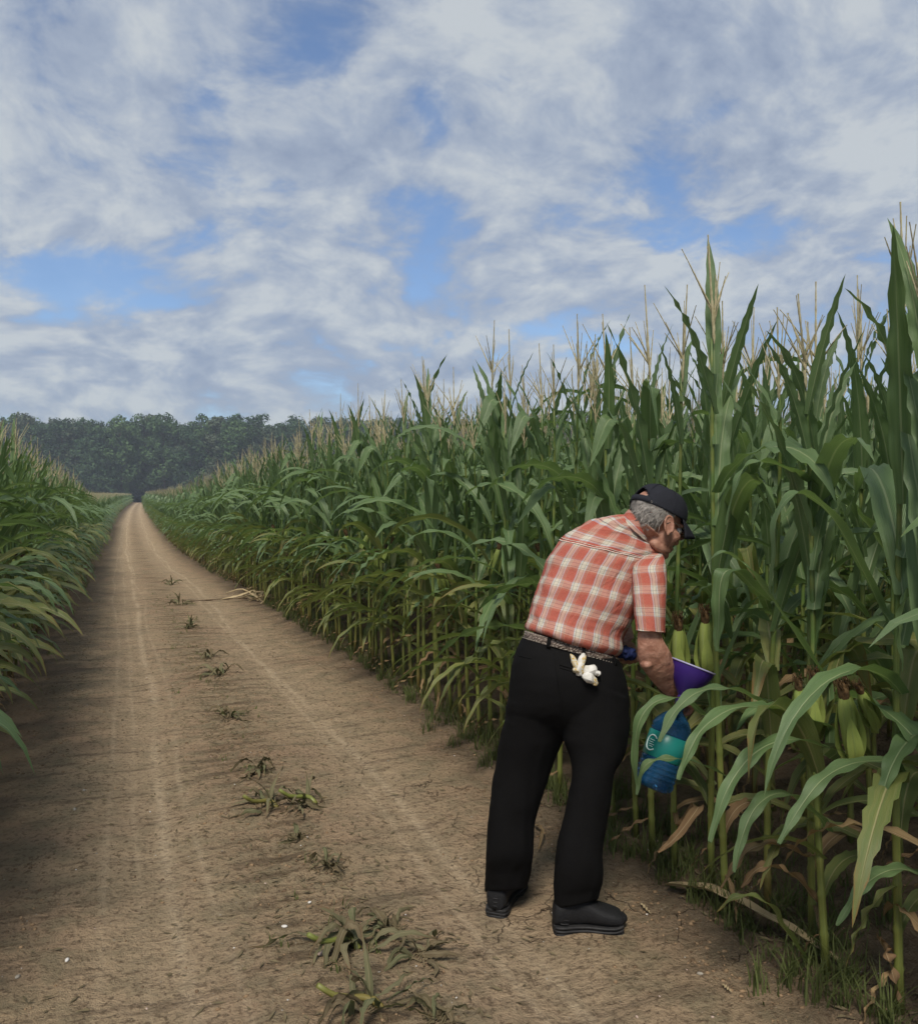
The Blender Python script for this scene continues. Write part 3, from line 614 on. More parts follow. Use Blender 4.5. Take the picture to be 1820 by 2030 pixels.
hero_leaf([(1620, 1790, 2.75), (1570, 1735, 2.70), (1510, 1720, 2.68), (1470, 1760, 2.7)], .045, LEAFD, 0, .5, .01, True)
hero_leaf([(1740, 1860, 2.55), (1760, 1900, 2.5), (1785, 1990, 2.48)], .05, LEAFD, 1.2, .5, .012, True)
hero_leaf([(1345, 1640, 3.2), (1385, 1600, 3.05), (1340, 1660, 3.0), (1305, 1690, 3.0)], .04, LEAFD, 0, .5, .01, True)
def hero_ear(x0, y0, x1, y1, d, sc_=1.0):
    h = nearest(x0, 0); org = np.array([h[1], h[2], h[3]]); a = at(x0, y0, d); b_ = at(x1, y1, d - .03)
    # the ear's foot sits on the stalk at that height
    foot = np.array([h[1], h[2], a[2]]); foot = foot + nrm(a - foot) * min(np.linalg.norm(a - foot), .09); dirv = nrm(b_ - a)
    q = Vector((0, 0, 1)).rotation_difference(Vector(dirv))
    o = link('ear', EARM, h[0]); o.matrix_local = Matrix.Translation(Vector(a - org)) @ q.to_matrix().to_4x4() @ Matrix.Scale(sc_, 4); link('silk', SILKM, o)
    g = Geo(); g.add(*tube(cr(np.array([foot, (foot + a) / 2 - np.array([0, 0, .02]), a + dirv * .02]) - org, 6), .011, 6)); link('shank', g.mesh('shank', [HUSK]), h[0])
hero_ear(1692, 1505, 1668, 1345, 2.56, .90); hero_ear(1588, 1450, 1583, 1360, 2.72, .66); hero_ear(1612, 1450, 1612, 1345, 2.72, .74)
hero_ear(1735, 1440, 1712, 1385, 2.58, .6); hero_ear(1400, 1330, 1398, 1235, 3.30, .9); hero_ear(1345, 1340, 1345, 1280, 3.35, .9)

# ------------------------------------------------------------------ the wood beyond the fields
BARK = noisy('bark', (.05, .042, .034), (.10, .088, .072), 3, .9, .1)
def crown_mat(name, a, b_):
    m, t, bs = mat(name, a, .7, .15); oi = N(t, 'ShaderNodeObjectInfo'); geo = N(t, 'ShaderNodeNewGeometry')
    n = N(t, 'ShaderNodeTexNoise', {'Vector': geo.outputs['Position'], 'Scale': .35, 'Detail': 5.0})
    c = MIX(t, SMO(t, n.outputs[0], .35, .65), a, b_); c = MIX(t, M(t, 'MULTIPLY', oi.outputs['Random'], .6), c, (.035, .07, .035))
    t.links.new(OUT(c), bs.inputs['Base Color'])
    tl = N(t, 'ShaderNodeBsdfTranslucent', {0: OUT(c)}); mx = N(t, 'ShaderNodeMixShader', {0: .2, 1: bs.outputs[0], 2: tl.outputs[0]})
    t.links.new(mx.outputs[0], t.nodes['Material Output'].inputs[0]); return m
CROWNS = [crown_mat('crown_dark', (.050, .096, .048), (.085, .145, .062)), crown_mat('crown_mid', (.066, .120, .050), (.110, .180, .064)), crown_mat('crown_grey', (.085, .110, .070), (.120, .145, .085))]
def tree_geo(r, H, Wd, low, nl, nleaf, size):
    tr = Geo(); P = np.array([[0, 0, -.3], [r.normal(0, .2), r.normal(0, .2), H * .3], [r.normal(0, .4), r.normal(0, .4), H * .65], [r.normal(0, .5), r.normal(0, .5), H * .93]]); P = cr(P, 9)
    tr.add(*tube(P, np.linspace(.26, .04, 9), 6)); cr_ = Geo(); C = []
    for k in range(nl):
        f = r.uniform(0, 1) ** .85; z = H * (low + (1 - low) * f); env = Wd * (math.sin(math.pi * min(1, .16 + .84 * (1 - f)) ** .8) * .55 + .45) * (1 - .55 * f ** 4)
        a = r.uniform(0, 6.28); q = env * r.uniform(.25, 1.0); c = np.array([math.cos(a) * q, math.sin(a) * q, z - .3]); C.append((c, r.uniform(1.1, 2.5) * (1 - .35 * f)))
        pb = P[min(8, int(f * 6) + 1)]; 
        if k % 2 == 0: tr.add(*tube(cr(np.array([pb, (pb + c) / 2 + [0, 0, .3], c]), 5), np.linspace(.08, .02, 5), 4))
    V = []
    for c, R in C:
        n = int(nleaf * R ** 2 / 2); d = nrm(r.normal(size=(n, 3))); pos = c + d * R * np.array([1, 1, .8]) * r.uniform(.55, 1.1, (n, 1))
        t1 = nrm(np.cross(d + r.normal(0, .5, (n, 3)), r.normal(size=(n, 3)))); t2 = nrm(np.cross(t1, d + r.normal(0, .6, (n, 3)))); s_ = size * r.uniform(.5, 1.3, (n, 1))
        V.append(np.stack([pos - t1 * s_, pos + t2 * s_ * .55, pos + t1 * s_, pos - t2 * s_ * .55 + d * s_ * .2], 1).reshape(-1, 3))
    V = np.concatenate(V); Q = np.arange(len(V)).reshape(-1, 4); return tr, V, Q
TV = []
for k in range(9):
    r = np.random.default_rng(500 + k); H = r.uniform(18.2, 20.2); Wd = r.uniform(3.4, 4.8)
    tr, V, Q = tree_geo(r, H, Wd, [.04, .10, .15][k % 3], 44, 66, .36); TV.append((tr.mesh('trunk', [BARK]), np_mesh('crown', V, Q, None, None, [CROWNS[(k * 2) % 3 if k % 4 else 0]], smooth=False), (tr, V, Q)))
back = []
rt = np.random.default_rng(33)
TL = ['dark green broadleaf tree in the front line of the wood beyond the corn', 'mid-green full-crowned tree in the front line of the wood beyond the corn', 'greyish thin-crowned tree in the front line of the wood beyond the corn']
def trloc(xr, dep): P = CAM + FW * dep + RT * xr; return P[0], P[1]
x = -135.0; k = 0
while x < 60:
    dep = 203 + rt.uniform(-3.5, 3.5); X, Y = trloc(x, dep)
    # a slot where the track runs into the wood
    if abs(X - (RC + float(bend(Y)))) > 2.6:
        v = int(rt.integers(9)); root = empty('tree', (X, Y, float(terrain(X, Y)))); ma = TV[v][1].materials[0].name
        tag(root, TL[CROWNS.index(TV[v][1].materials[0])], 'tree', 'trees along the front of the far wood')
        s_ = rt.uniform(.94, 1.08); root.rotation_euler = (0, 0, rt.uniform(0, 6.28)); root.scale = (s_ * 1.05, s_ * 1.05, s_)
        link('trunk', TV[v][0], root); link('crown', TV[v][1], root)
    x += rt.uniform(2.3, 3.9)
for row in range(7):
    x = -230.0
    while x < 160:
        X, Y = trloc(x, 208 + row * 4.5 + rt.uniform(-1.5, 1.5)); back.append((X, Y, float(terrain(X, Y)), rt.uniform(0, 6.28), rt.uniform(.88, 1.08))); x += rt.uniform(3, 6)
for q in range(420):  # undergrowth at the wood's foot
    x = rt.uniform(-230, 160); X, Y = trloc(x, 205 + rt.uniform(-5, 32))
    if abs(X - (RC + float(bend(Y)))) > 2.4 or Y > 200: back.append((X, Y, float(terrain(X, Y)) - 3.0 * .3, rt.uniform(0, 6.28), rt.uniform(.25, .42)))
def joined(t, mt): 
    tr, V, Q = t; g = Geo(); g.add(np.concatenate(tr.V), np.concatenate(tr.Q), np.concatenate(tr.T), m=0); g.add(V, Q, None, m=1); return g.mesh('tree_mass', [BARK, mt], smooth=False)
wd = scatter('woodland', [back], [[joined(TV[k][2], TV[k][1].materials[0]) for k in range(9)]])
tag(wd, 'deep mass of trees and undergrowth behind the front line of the far wood', 'woodland', kind='stuff')

# ------------------------------------------------------------------ the man
def im(L, R_, d, th, dd=(0, 0, 0)):
    """one body section from its two outline points, distance and half-thickness"""
    a = at(L[0], L[1], d); b_ = at(R_[0], R_[1], d); c = (a + b_) / 2 + np.array(dd)
    return c, (b_ - a) / 2, nrm(c - CAM) * th
FWH = np.array([math.sin(TH), math.cos(TH), 0.0])
def loft_im(secs, rings, ns, ex=2.0, cap=True):
    C, A, B = zip(*[im(*s) for s in secs]); return loft(C, A, B, rings, ns, ex, cap)
# --- cloth, skin, leather materials
def plaid_mat():
    m, t, b = mat('plaid_cotton', (.6, .2, .15), .85, .1); uv = N(t, 'ShaderNodeTexCoord')
    wn = N(t, 'ShaderNodeTexNoise', {'Vector': uv.outputs['UV'], 'Scale': 7.0, 'Detail': 2.0})
    wo_ = N(t, 'ShaderNodeVectorMath', {0: N(t, 'ShaderNodeVectorMath', {0: wn.outputs['Color'], 1: (.5, .5, .5)}, operation='SUBTRACT'), 3: .018}, operation='SCALE')
    p = N(t, 'ShaderNodeVectorMath', {0: uv.outputs['UV'], 1: wo_}, operation='ADD'); s = N(t, 'ShaderNodeSeparateXYZ', {0: p})
    red = (.40, .056, .024); crm = (.56, .51, .42); pk = (.42, .155, .095); nav = (.05, .055, .10); blu = (.36, .44, .56); org = (.42, .11, .05)
    st = [(0, red), (.32, blu), (.36, crm), (.41, nav), (.43, crm), (.52, crm), (.60, nav), (.62, crm), (.67, blu), (.71, pk), (.80, nav), (.815, pk), (.88, red), (.93, org), (.945, red)]
    fu = M(t, 'FRACT', M(t, 'DIVIDE', s.outputs[0], .068)); fv = M(t, 'FRACT', M(t, 'DIVIDE', s.outputs[1], .084))
    ru = RAMP(t, fu, st, 'CONSTANT'); rv = RAMP(t, fv, [(0, red), (.30, pk), (.40, crm), (.46, nav), (.475, crm), (.62, nav), (.635, crm), (.76, blu), (.78, pk), (.84, org), (.85, red)], 'CONSTANT')
    c = MIX(t, .38, ru, rv); mx = MIX(t, .35, c, MIX(t, 1.0, ru, rv, 'MULTIPLY'))
    fn = N(t, 'ShaderNodeTexNoise', {'Vector': uv.outputs['UV'], 'Scale': 900.0, 'Detail': 1.0}); mx = MIX(t, SMO(t, fn.outputs[0], .3, .7, .0, .18), mx, (.75, .68, .6))
    t.links.new(OUT(mx), b.inputs['Base Color'])
    cr_ = N(t, 'ShaderNodeTexNoise', {'Vector': N(t, 'ShaderNodeVectorMath', {0: uv.outputs['UV'], 1: (1., .55, 1.)}, operation='MULTIPLY'), 'Scale': 26.0, 'Detail': 5.0, 'Distortion': .8})
    bump(t, b, M(t, 'ADD', cr_.outputs[0], M(t, 'MULTIPLY', fn.outputs[0], .04)), .55, .016); return m
PLAID = plaid_mat()
BLACK = noisy('black_trouser_cloth', (.0045, .0044, .0046), (.0075, .007, .007), 240, .85, .09, .4, .002)
SKIN = noisy('weathered_skin', (.27, .125, .082), (.38, .20, .14), 46, .55, .35, .9, .006, 8)
HAIR = noisy('grey_hair', (.17, .155, .14), (.34, .31, .28), 60, .6, .3)
CAPM = noisy('dark_cap_cotton', (.016, .017, .022), (.022, .023, .030), 300, .85, .12, .4, .001)
SHOEM = noisy('black_shoe_mesh', (.007, .007, .008), (.013, .013, .014), 180, .7, .25, .5, .002)
SOLEM = noisy('dark_shoe_sole', (.014, .014, .015), (.024, .023, .023), 60, .6, .3, .3, .002)
def belt_mat():
    m, t, b = mat('tooled_leather', (.3, .2, .15), .45, .5); uv = N(t, 'ShaderNodeTexCoord')
    v = N(t, 'ShaderNodeTexVoronoi', {'Vector': uv.outputs['UV'], 'Scale': 75.0, 'Randomness': 1.0}, feature='DISTANCE_TO_EDGE')
    n = N(t, 'ShaderNodeTexNoise', {'Vector': uv.outputs['UV'], 'Scale': 60.0, 'Detail': 4.0, 'Distortion': 2.5})
    sv_ = N(t, 'ShaderNodeSeparateXYZ', {0: uv.outputs['UV']})
    f = M(t, 'MULTIPLY', SMO(t, n.outputs[0], .40, .56), SMO(t, v.outputs[0], .02, .16))
    c = MIX(t, f, (.07, .045, .035), (.40, .33, .27)); t.links.new(OUT(c), b.inputs['Base Color']); bump(t, b, f, .7, .004); return m
BELT = belt_mat()
man = empty('person', ground_at(1110, 1815))
mo = np.array(man.location)
tag(man, 'man in red plaid short-sleeved shirt, black trousers and black cap bending towards the corn', 'person')
def child(name, me, parent=man, rel=True):
    if rel: V = verts(me); setv(me, V - mo)
    return link(name, me, parent)
# head frame: F where the face points, U the crown, S his right side
RTd = RT; UPd = np.array([0, 0, 1.])
def hv(r_, u_, w_): return RTd * r_ + UPd * u_ + FWH * w_
Fh = nrm(hv(.84, -.42, .34)); Uh = hv(.33, .9, .2); Uh = nrm(Uh - Fh * (Uh @ Fh)); Sh = np.cross(Fh, Uh)
HC = at(1301, 1036, 3.15)
def hp(f, u, s): return HC + Fh * f + Uh * u + Sh * s
body = Geo()
def bl(t): body.add(t[0], t[1], t[2])
HX = (Fh, Uh, Sh)
bl(ellipsoid(hp(-.012, .035, 0), HX, (.098, .088, .076), 24, 16)); bl(ellipsoid(hp(.035, -.035, 0), HX, (.060, .078, .058), 20, 14))
bl(ellipsoid(hp(.068, -.098, 0), HX, (.026, .022, .030), 12, 10)); bl(ellipsoid(hp(.03, -.085, .03), HX, (.05, .02, .018), 12, 8)); bl(ellipsoid(hp(.03, -.085, -.03), HX, (.05, .02, .018), 12, 8))
bl(tube(cr(np.array([hp(.088, .012, 0), hp(.104, -.015, 0), hp(.114, -.036, 0), hp(.094, -.046, 0)]), 8), [.008, .011, .0145, .012, .010, .009, .008, .006], 10))
bl(ellipsoid(hp(.080, .022, 0), HX, (.018, .014, .054), 14, 10)); bl(ellipsoid(hp(.090, -.066, 0), HX, (.014, .009, .024), 12, 8)); bl(ellipsoid(hp(.086, -.078, 0), HX, (.013, .008, .021), 12, 8))
bl(ellipsoid(hp(.062, -.028, .040), HX, (.030, .026, .020), 12, 10)); bl(ellipsoid(hp(.062, -.028, -.040), HX, (.030, .026, .020), 12, 10))
for sg in (1, -1):  # ears: shell, rim and lobe
    oc = hp(.0, -.012, sg * .078); E = (nrm(Uh + .15 * -Fh), nrm(Fh + Sh * sg * .22), nrm(Sh * sg - Fh * .22))
    bl(ellipsoid(oc, E, (.030, .016, .006), 14, 10))
    a = np.linspace(-2.4, 2.6, 18); rim = np.array([oc + E[0] * .032 * math.cos(q) - E[1] * .019 * math.sin(q + .2) + E[2] * .008 for q in a]); bl(tube(rim, .0042, 7)); bl(ellipsoid(oc - E[0] * .030 + E[1] * .004 + E[2] * .003, E, (.010, .008, .006), 10, 8))
# neck, trunk, arms
nkA = at(1258, 1040, 3.15); 
bl(loft([at(1240, 1075, 3.17), at(1262, 1048, 3.16), HC + Fh * -.025 - Uh * .03], [nrm(hv(.6, -.75, 0)) * .066, nrm(hv(.66, -.72, 0)) * .060, nrm(hv(.7, -.6, 0)) * .06], [FWH * .062] * 3, 10, 20))
inner = [((1054, 1275), (1216, 1320), 3.10, .115), ((1064, 1215), (1228, 1255), 3.12, .12), ((1082, 1160), (1258, 1195), 3.15, .125), ((1110, 1100), (1288, 1135), 3.17, .115), ((1140, 1062), (1292, 1105), 3.18, .095), ((1180, 1045), (1282, 1092), 3.18, .075), ((1215, 1045), (1268, 1085), 3.17, .05)]
bl(loft_im(inner, 26, 30))
armR = [((1274, 1135), (1300, 1138), 3.12, .030), ((1268, 1180), (1308, 1186), 3.00, .040), ((1265, 1240), (1309, 1240), 2.97, .035), ((1263, 1282), (1316, 1270), 2.96, .036), ((1267, 1314), (1330, 1294), 2.97, .038), ((1288, 1346), (1338, 1324), 3.00, .037), ((1310, 1370), (1346, 1346), 3.04, .029), ((1330, 1386), (1356, 1364), 3.07, .024)]
bl(loft_im(armR, 34, 22)); bl(ellipsoid(at(1281, 1316, 2.965), (RT, UPd, FWH), (.024, .020, .03), 12, 10))
armL = [((1135, 1085), (1175, 1130), 3.36, .05), ((1175, 1170), (1225, 1175), 3.42, .045), ((1198, 1230), (1245, 1215), 3.38, .042), ((1218, 1268), (1254, 1248), 3.30, .034), ((1234, 1284), (1258, 1264), 3.22, .026)]
bl(loft_im(armL, 22, 18))
for sx, secs in ((0, [((1030, 1340), (1120, 1350), 3.09, .07), ((1006, 1440), (1100, 1450), 3.11, .065), ((990, 1540), (1070, 1545), 3.12, .05), ((978, 1640), (1040, 1640), 3.13, .045), ((978, 1710), (1022, 1710), 3.15, .03), ((984, 1750), (1016, 1750), 3.17, .025)]),
                 (1, [((1130, 1340), (1235, 1380), 3.06, .07), ((1145, 1460), (1230, 1460), 3.04, .065), ((1142, 1545), (1205, 1545), 3.02, .05), ((1125, 1640), (1190, 1640), 3.02, .045), ((1120, 1720), (1170, 1720), 3.02, .034), ((1128, 1775), (1158, 1775), 3.03, .025)])):
    bl(loft_im(secs, 20, 16))
bl(ellipsoid(at(1135, 1325, 3.08), (RT, UPd, FWH), (.13, .12, .10), 16, 12))
# hands
def hand(wr, dirp, back, around, axis_d, r_grip, n=4, side=1):
    """palm from the wrist towards dirp; four bent fingers close round a bar, thumb from the palm's side"""
    dirp, back = nrm(dirp), nrm(back); acr = nrm(np.cross(dirp, back)) * side
    bl(loft([wr, wr + dirp * .03, wr + dirp * .065, wr + dirp * .085], [acr * .026, acr * .036, acr * .041, acr * .038], [back * .020, back * .017, back * .014, back * .011], 10, 16, 2.4))
    ll = [.066, .076, .072, .058]
    for k in range(4):
        b0 = wr + dirp * (.072 + (.006 if k in (1, 2) else 0)) + acr * (-.030 + .020 * k); L = ll[k]; P = [b0]; an = .25
        d_ = dirp
        for j, (f, be) in enumerate(((.42, .95), (.32, 1.0), (.26, .7))):
            an += be * .9; dd = nrm(dirp * math.cos(an) - back * math.sin(an)); P.append(P[-1] + dd * L * f * 1.15)
        P = np.array([b0 - dirp * .02] + P); bl(tube(cr(P, 14), np.interp(np.linspace(0, 1, 14), [0, .3, .6, 1], [.0095, .0092, .0085, .0065]), 10))
    tb = wr + dirp * .022 - acr * .026; P = np.array([tb + acr * .01, tb - acr * .012 + dirp * .012 - back * .008, tb - acr * .018 + dirp * .036 - back * .024, tb - acr * .008 + dirp * .056 - back * .040])
    bl(tube(cr(P, 12), np.interp(np.linspace(0, 1, 12), [0, .4, 1], [.013, .0115, .0075]), 10))
hand(at(1343, 1375, 3.07), at(1372, 1392, 3.13) - at(1343, 1375, 3.07), nrm(UPd * .75 - FWH * .5 + RT * .2), None, None, 0, side=1)
hand(at(1243, 1272, 3.22), at(1252, 1306, 3.17) - at(1243, 1272, 3.22), nrm(-FWH * .9 + RT * .3), None, None, 0, side=-1)
bm_ = remesh(body, 'body', SKIN, .0042, 3); child('body', bm_)
# eyes
for sg in (1, -1):
    e = Geo(); e.add(*ellipsoid(hp(.082, .002, sg * .031), HX, (.0125, .0125, .0125), 14, 10)[:2]); child('eye', e.mesh('eye', [noisy('eye_white', (.6, .58, .54), (.5, .48, .45), 20, .3) if sg == 1 else bpy.data.materials['eye_white']]))
# hair: short grey strands over the back and side of the head below the cap
hg_ = Geo(); rh = np.random.default_rng(41)
for k in range(6500):
    d = nrm(rh.normal(size=3)); f_, u_, s_ = d
    P0 = hp(-.012 + .098 * f_, .035 + .090 * u_, .078 * s_); 
    if f_ > .25 or u_ > .35 or u_ < -.78: continue
    if f_ > -.1 and u_ < -.25: continue
    nrm_ = nrm(Fh * f_ / .098 + Uh * u_ / .09 + Sh * s_ / .078); dn = nrm(-Uh * .8 - Fh * .45 + rh.normal(0, .25, 3)); dn = nrm(dn - nrm_ * (dn @ nrm_) * .8)
    L = rh.uniform(.016, .032); sd = nrm(np.cross(dn, nrm_)) * rh.uniform(.0010, .0020); p1 = P0 + nrm_ * .002; p2 = p1 + dn * L * .6 + nrm_ * .003; p3 = p1 + dn * L + nrm_ * .002
    hg_.add([p1 - sd, p1 + sd, p2 + sd * .8, p2 - sd * .8, p3], [(0, 1, 2, 3)], [(3, 2, 4)])
child('hair', hg_.mesh('hair', [HAIR], smooth=False))
# cap: dome with the arched opening at the back, strap, button, seams, brim
def dome_pt(th_, ph_, g=0.0):  # th round the crown (0 = front), ph 0 at the edge .. 90 deg at the top
    rf = .112 + g; rs = .090 + g; ru = .100 + g
    k = math.cos(ph_) ** .72 if ph_ < 1.5707 else 0.0
    return hp(-.006 + rf * math.cos(th_) * k, .034 + ru * math.sin(ph_) + .004 * math.cos(th_ * 2), rs * math.sin(th_) * k)
nt_, np_ = 72, 18; G = np.array([[dome_pt(2 * math.pi * i / nt_, math.pi / 2 * j / np_) for i in range(nt_ + 1)] for j in range(np_ + 1)])
Gw = G.reshape(-1, 3); Gw = Gw + nrm(Gw - hp(0, .03, 0)) * (.0035 * (fbm(Gw[:, 0] * 22, Gw[:, 2] * 22 + Gw[:, 1] * 15, 3, 3)))[:, None] * 2
Q = gridq(np_ + 1, nt_ + 1); keep = []
for q in Q:
    j, i = divmod(int(q[0]), nt_ + 1); dth = abs((i + .5) / nt_ * 2 * math.pi - math.pi); phj = (j + .5) / np_ * 90
    keep.append(not (dth < .56 and phj < 34 * math.sqrt(max(0, 1 - (dth / .56) ** 2))))
g = Geo(); g.add(Gw, Q[np.array(keep)]); dm = g.mesh('cap', [CAPM]); capo = child('cap', dm); so = capo.modifiers.new('thick', 'SOLIDIFY'); so.thickness = .0025; so.offset = 1
g = Geo(); P = np.array([dome_pt(math.pi + a, .10, .003) for a in np.linspace(-.72, .72, 20)]); up = Uh * .010
V = np.concatenate([np.stack([p - up, p + up, p + up + nrm(p - HC) * .0025, p - up + nrm(p - HC) * .0025]) for p in P]); QQ = [(4 * i + a, 4 * i + (a + 1) % 4, 4 * i + 4 + (a + 1) % 4, 4 * i + 4 + a) for i in range(19) for a in range(4)]
g.add(V, QQ); link('strap', (lambda m_: (setv(m_, verts(m_) - mo), m_)[1])(g.mesh('strap', [CAPM], smooth=False)), capo)
g = Geo(); g.add(*ellipsoid(hp(-.006, .136, 0), HX, (.008, .005, .008), 12, 8)[:2]); link('button', (lambda m_: (setv(m_, verts(m_) - mo), m_)[1])(g.mesh('button', [CAPM])), capo)
g = Geo()
for k in range(3):
    for sgn in (0, math.pi): g.add(*tube(np.array([dome_pt(k * math.pi / 3 + .52 + sgn, p, .002) for p in np.linspace(.12 if k != 5 else .6, 1.55, 14)]), .0011, 4)[:2])
link('seam', (lambda m_: (setv(m_, verts(m_) - mo), m_)[1])(g.mesh('seam', [CAPM])), capo)
br = []; 
for a in np.linspace(-1.0, 1.0, 25):
    e0 = dome_pt(a, .02, -.002); ext = .070 * math.cos(a * 1.25) ** .6 if abs(a) < 1.2 else 0; row = []
    for q in np.linspace(0, 1, 8):
        p = e0 + Fh * (ext * q) - Uh * (.010 * q + .020 * q * q + .030 * (a ** 2) * q); row.append(p)
    br.append(row)
g = Geo(); g.add(np.array(br).reshape(-1, 3), gridq(25, 8)); bme = g.mesh('brim', [CAPM]); setv(bme, verts(bme) - mo); bo = link('brim', bme, capo); so = bo.modifiers.new('thick', 'SOLIDIFY'); so.thickness = .004; so.offset = 0
# glasses
WIRE = mat('glasses_wire', (.25, .24, .22), .25, .6)[0]; WIRE.node_tree.nodes['Principled BSDF'].inputs['Metallic'].default_value = .9
gl, gt, gb = mat('glasses_lens', (.9, .92, .92), .03, .5); gb.inputs['Transmission Weight'].default_value = 1.0
g = Geo()
for sg in (1, -1):
    a = np.linspace(0, 2 * np.pi, 25); g.add(*tube(np.array([hp(.104, -.008 + .018 * math.sin(q), sg * .033 + .023 * math.cos(q)) for q in a]), .0014, 5, False)[:2])
    g.add(*tube(np.array([hp(.104, .0, sg * .056), hp(.098, .002, sg * .066), hp(.05, .004, sg * .080), hp(.008, .006, sg * .084), hp(-.012, -.012, sg * .083)]), .0014, 5)[:2])
g.add(*tube(np.array([hp(.104, -.002, .010), hp(.110, .002, 0), hp(.104, -.002, -.010)]), .0013, 5)[:2])
gm_ = g.mesh('glasses', [WIRE]); glo = child('glasses', gm_)
for sg in (1, -1):
    g = Geo(); g.add(*ellipsoid(hp(.104, -.008, sg * .033), HX, (.0012, .0175, .0225), 18, 6)[:2]); lm = g.mesh('lens', [gl]); setv(lm, verts(lm) - mo); link('lens', lm, glo)

# shirt: trunk, sleeve, collar, yoke seams
tors = [((1049, 1253), (1221, 1306), 3.10, .142), ((1045, 1245), (1226, 1294), 3.10, .150), ((1049, 1218), (1238, 1262), 3.11, .156), ((1056, 1192), (1254, 1232), 3.13, .158), ((1065, 1165), (1270, 1202), 3.14, .156), ((1075, 1135), (1284, 1170), 3.16, .152),
        ((1088, 1105), (1296, 1142), 3.17, .146), ((1105, 1079), (1308, 1120), 3.175, .135), ((1128, 1056), (1312, 1106), 3.18, .120), ((1156, 1038), (1308, 1090), 3.18, .104), ((1192, 1026), (1290, 1076), 3.175, .086), ((1222, 1021), (1284, 1070), 3.17, .073), ((1240, 1020), (1281, 1066), 3.165, .066)]
V, Q, T3, U = loft_im(tors, 150, 200, 2.15, cap=False)
def ndisp(V, shape, amp_f):
    G_ = V.reshape(shape[0], shape[1], 3); du = np.gradient(G_, axis=1); dv = np.gradient(G_, axis=0); Nn = nrm(np.cross(du, dv)).reshape(-1, 3)
    c = G_.mean(1)[:, None].repeat(shape[1], 1).reshape(-1, 3); sg = np.sign(((V - c) * Nn).sum(1)); sg[sg == 0] = 1; Nn *= sg[:, None]; return V + Nn * amp_f[:, None]
u_, v_ = U[:, 0], U[:, 1]; vmax = v_.max(); vf = v_ / vmax
per = U[:, 0].reshape(150, 201); u_c = (per - per[:, -1:] * .5).reshape(-1)   # measured from the side seam, so stripes keep straight up the back
wr1 = .010 * fbm(u_ * 7 + v_ * 9, v_ * 16 - u_ * 5, 61, 3) + .014 * fbm(u_ * 4, v_ * 26, 63, 3) * np.exp(-((vf - .10) / .16) ** 2) + .007 * fbm(u_ * 22 + v_ * 10, v_ * 10, 65, 2)
per_n = (per / per[:, -1:]).reshape(-1); wr1 *= np.minimum(1, np.minimum(per_n, 1 - per_n) * 30 + .0)
wr1 += .010 * np.exp(-((vf - .05) / .045) ** 2) + -.008 * np.exp(-((vf - .0) / .02) ** 2)
wr1 += .012 * np.minimum(1, np.minimum(per_n, 1 - per_n) * 30) * fbm(u_ * 11 + v_ * 6, v_ * 7 - u_ * 9, 67, 3)
V = ndisp(V, (150, 201), wr1)
# stripe coordinates: the back lies round the quarter of the ring nearest the viewer
kq = 150  # ring index nearest the viewer (angle 270 deg)
uref = per[:, kq][:, None]; scale_back = 1.0 / (1 + .0 * per); upl = (per - uref); 
wnorm = (per[:, -1] / per[20, -1])[:, None] ** .75; upl = upl / wnorm
U2 = np.stack([upl.reshape(-1) + .5, v_ + .012 * np.sin(upl.reshape(-1) * 5)], 1)
yk = (vf > .735 + .10 * ((upl.reshape(-1) + .02) / .2) ** 2 * 0); U2y = np.stack([v_ * 1.0 + .03, upl.reshape(-1) + .5], 1)
g = Geo(); yq = yk[Q].all(1); g.add(V, Q[~yq], None, U2); g.add(V, Q[yq], None, U2y)
shirt = child('shirt', g.mesh('shirt', [PLAID]))
def seamline(j, idx, off=.0015, rad=.0016, name='seam', m_=PLAID):
    G_ = V.reshape(150, 201, 3); c = G_[j].mean(0); P = G_[j, idx]; P = P + nrm(P - c) * off; g = Geo(); v, q, t3, u = tube(P, rad, 5, False); g.add(v - mo, q, None, u + .3); return link(name, g.mesh(name, [m_]), shirt)
SEAMM = noisy('seam_white', (.62, .56, .50), (.50, .36, .30), 120, .85, .1)
jy = int(np.argmax((v_.reshape(150, 201)[:, 0] / vmax) > .735)); seamline(jy, np.arange(100, 201), .002, .0022, 'seam', SEAMM); seamline(jy + 2, np.arange(100, 201), .002, .0014, 'seam', SEAMM)
# side pleats of the back are left to the wrinkles; sleeve
slv = [((1264, 1098), (1304, 1092), 3.18, .040), ((1258, 1106), (1314, 1100), 3.13, .056), ((1254, 1126), (1320, 1120), 3.07, .062), ((1254, 1158), (1322, 1154), 3.03, .058), ((1255, 1200), (1320, 1200), 2.99, .058), ((1260, 1244), (1319, 1249), 2.965, .062), ((1260, 1249), (1319, 1253), 2.965, .060), ((1263, 1249), (1316, 1252), 2.965, .056), ((1265, 1238), (1314, 1242), 2.967, .052)]
Vs, Qs, _, Us = loft_im(slv, 70, 90, 2.2, cap=False); us, vs = Us[:, 0], Us[:, 1]
ws_ = (.009 * fbm(us * 9, vs * 14, 71, 3) + .006 * fbm(us * 25, vs * 8, 73, 2)) * np.minimum(1, np.minimum(us, us.reshape(70, 91)[:, -1:].repeat(91, 1).reshape(-1) - us) * 40)
Vs = ndisp(Vs, (70, 91), ws_); g = Geo(); g.add(Vs - mo, Qs, None, np.stack([us + .01, vs], 1)); link('sleeve', g.mesh('sleeve', [PLAID]), shirt)
G_ = Vs.reshape(70, 91, 3); 
for j in (60, 8):
    c = G_[j].mean(0); P = G_[j] + nrm(G_[j] - c) * .001; g = Geo(); v, q, t3, u = tube(P - mo, .0013, 5, False); g.add(v, q, None, u); link('seam', g.mesh('seam', [SEAMM]), shirt)
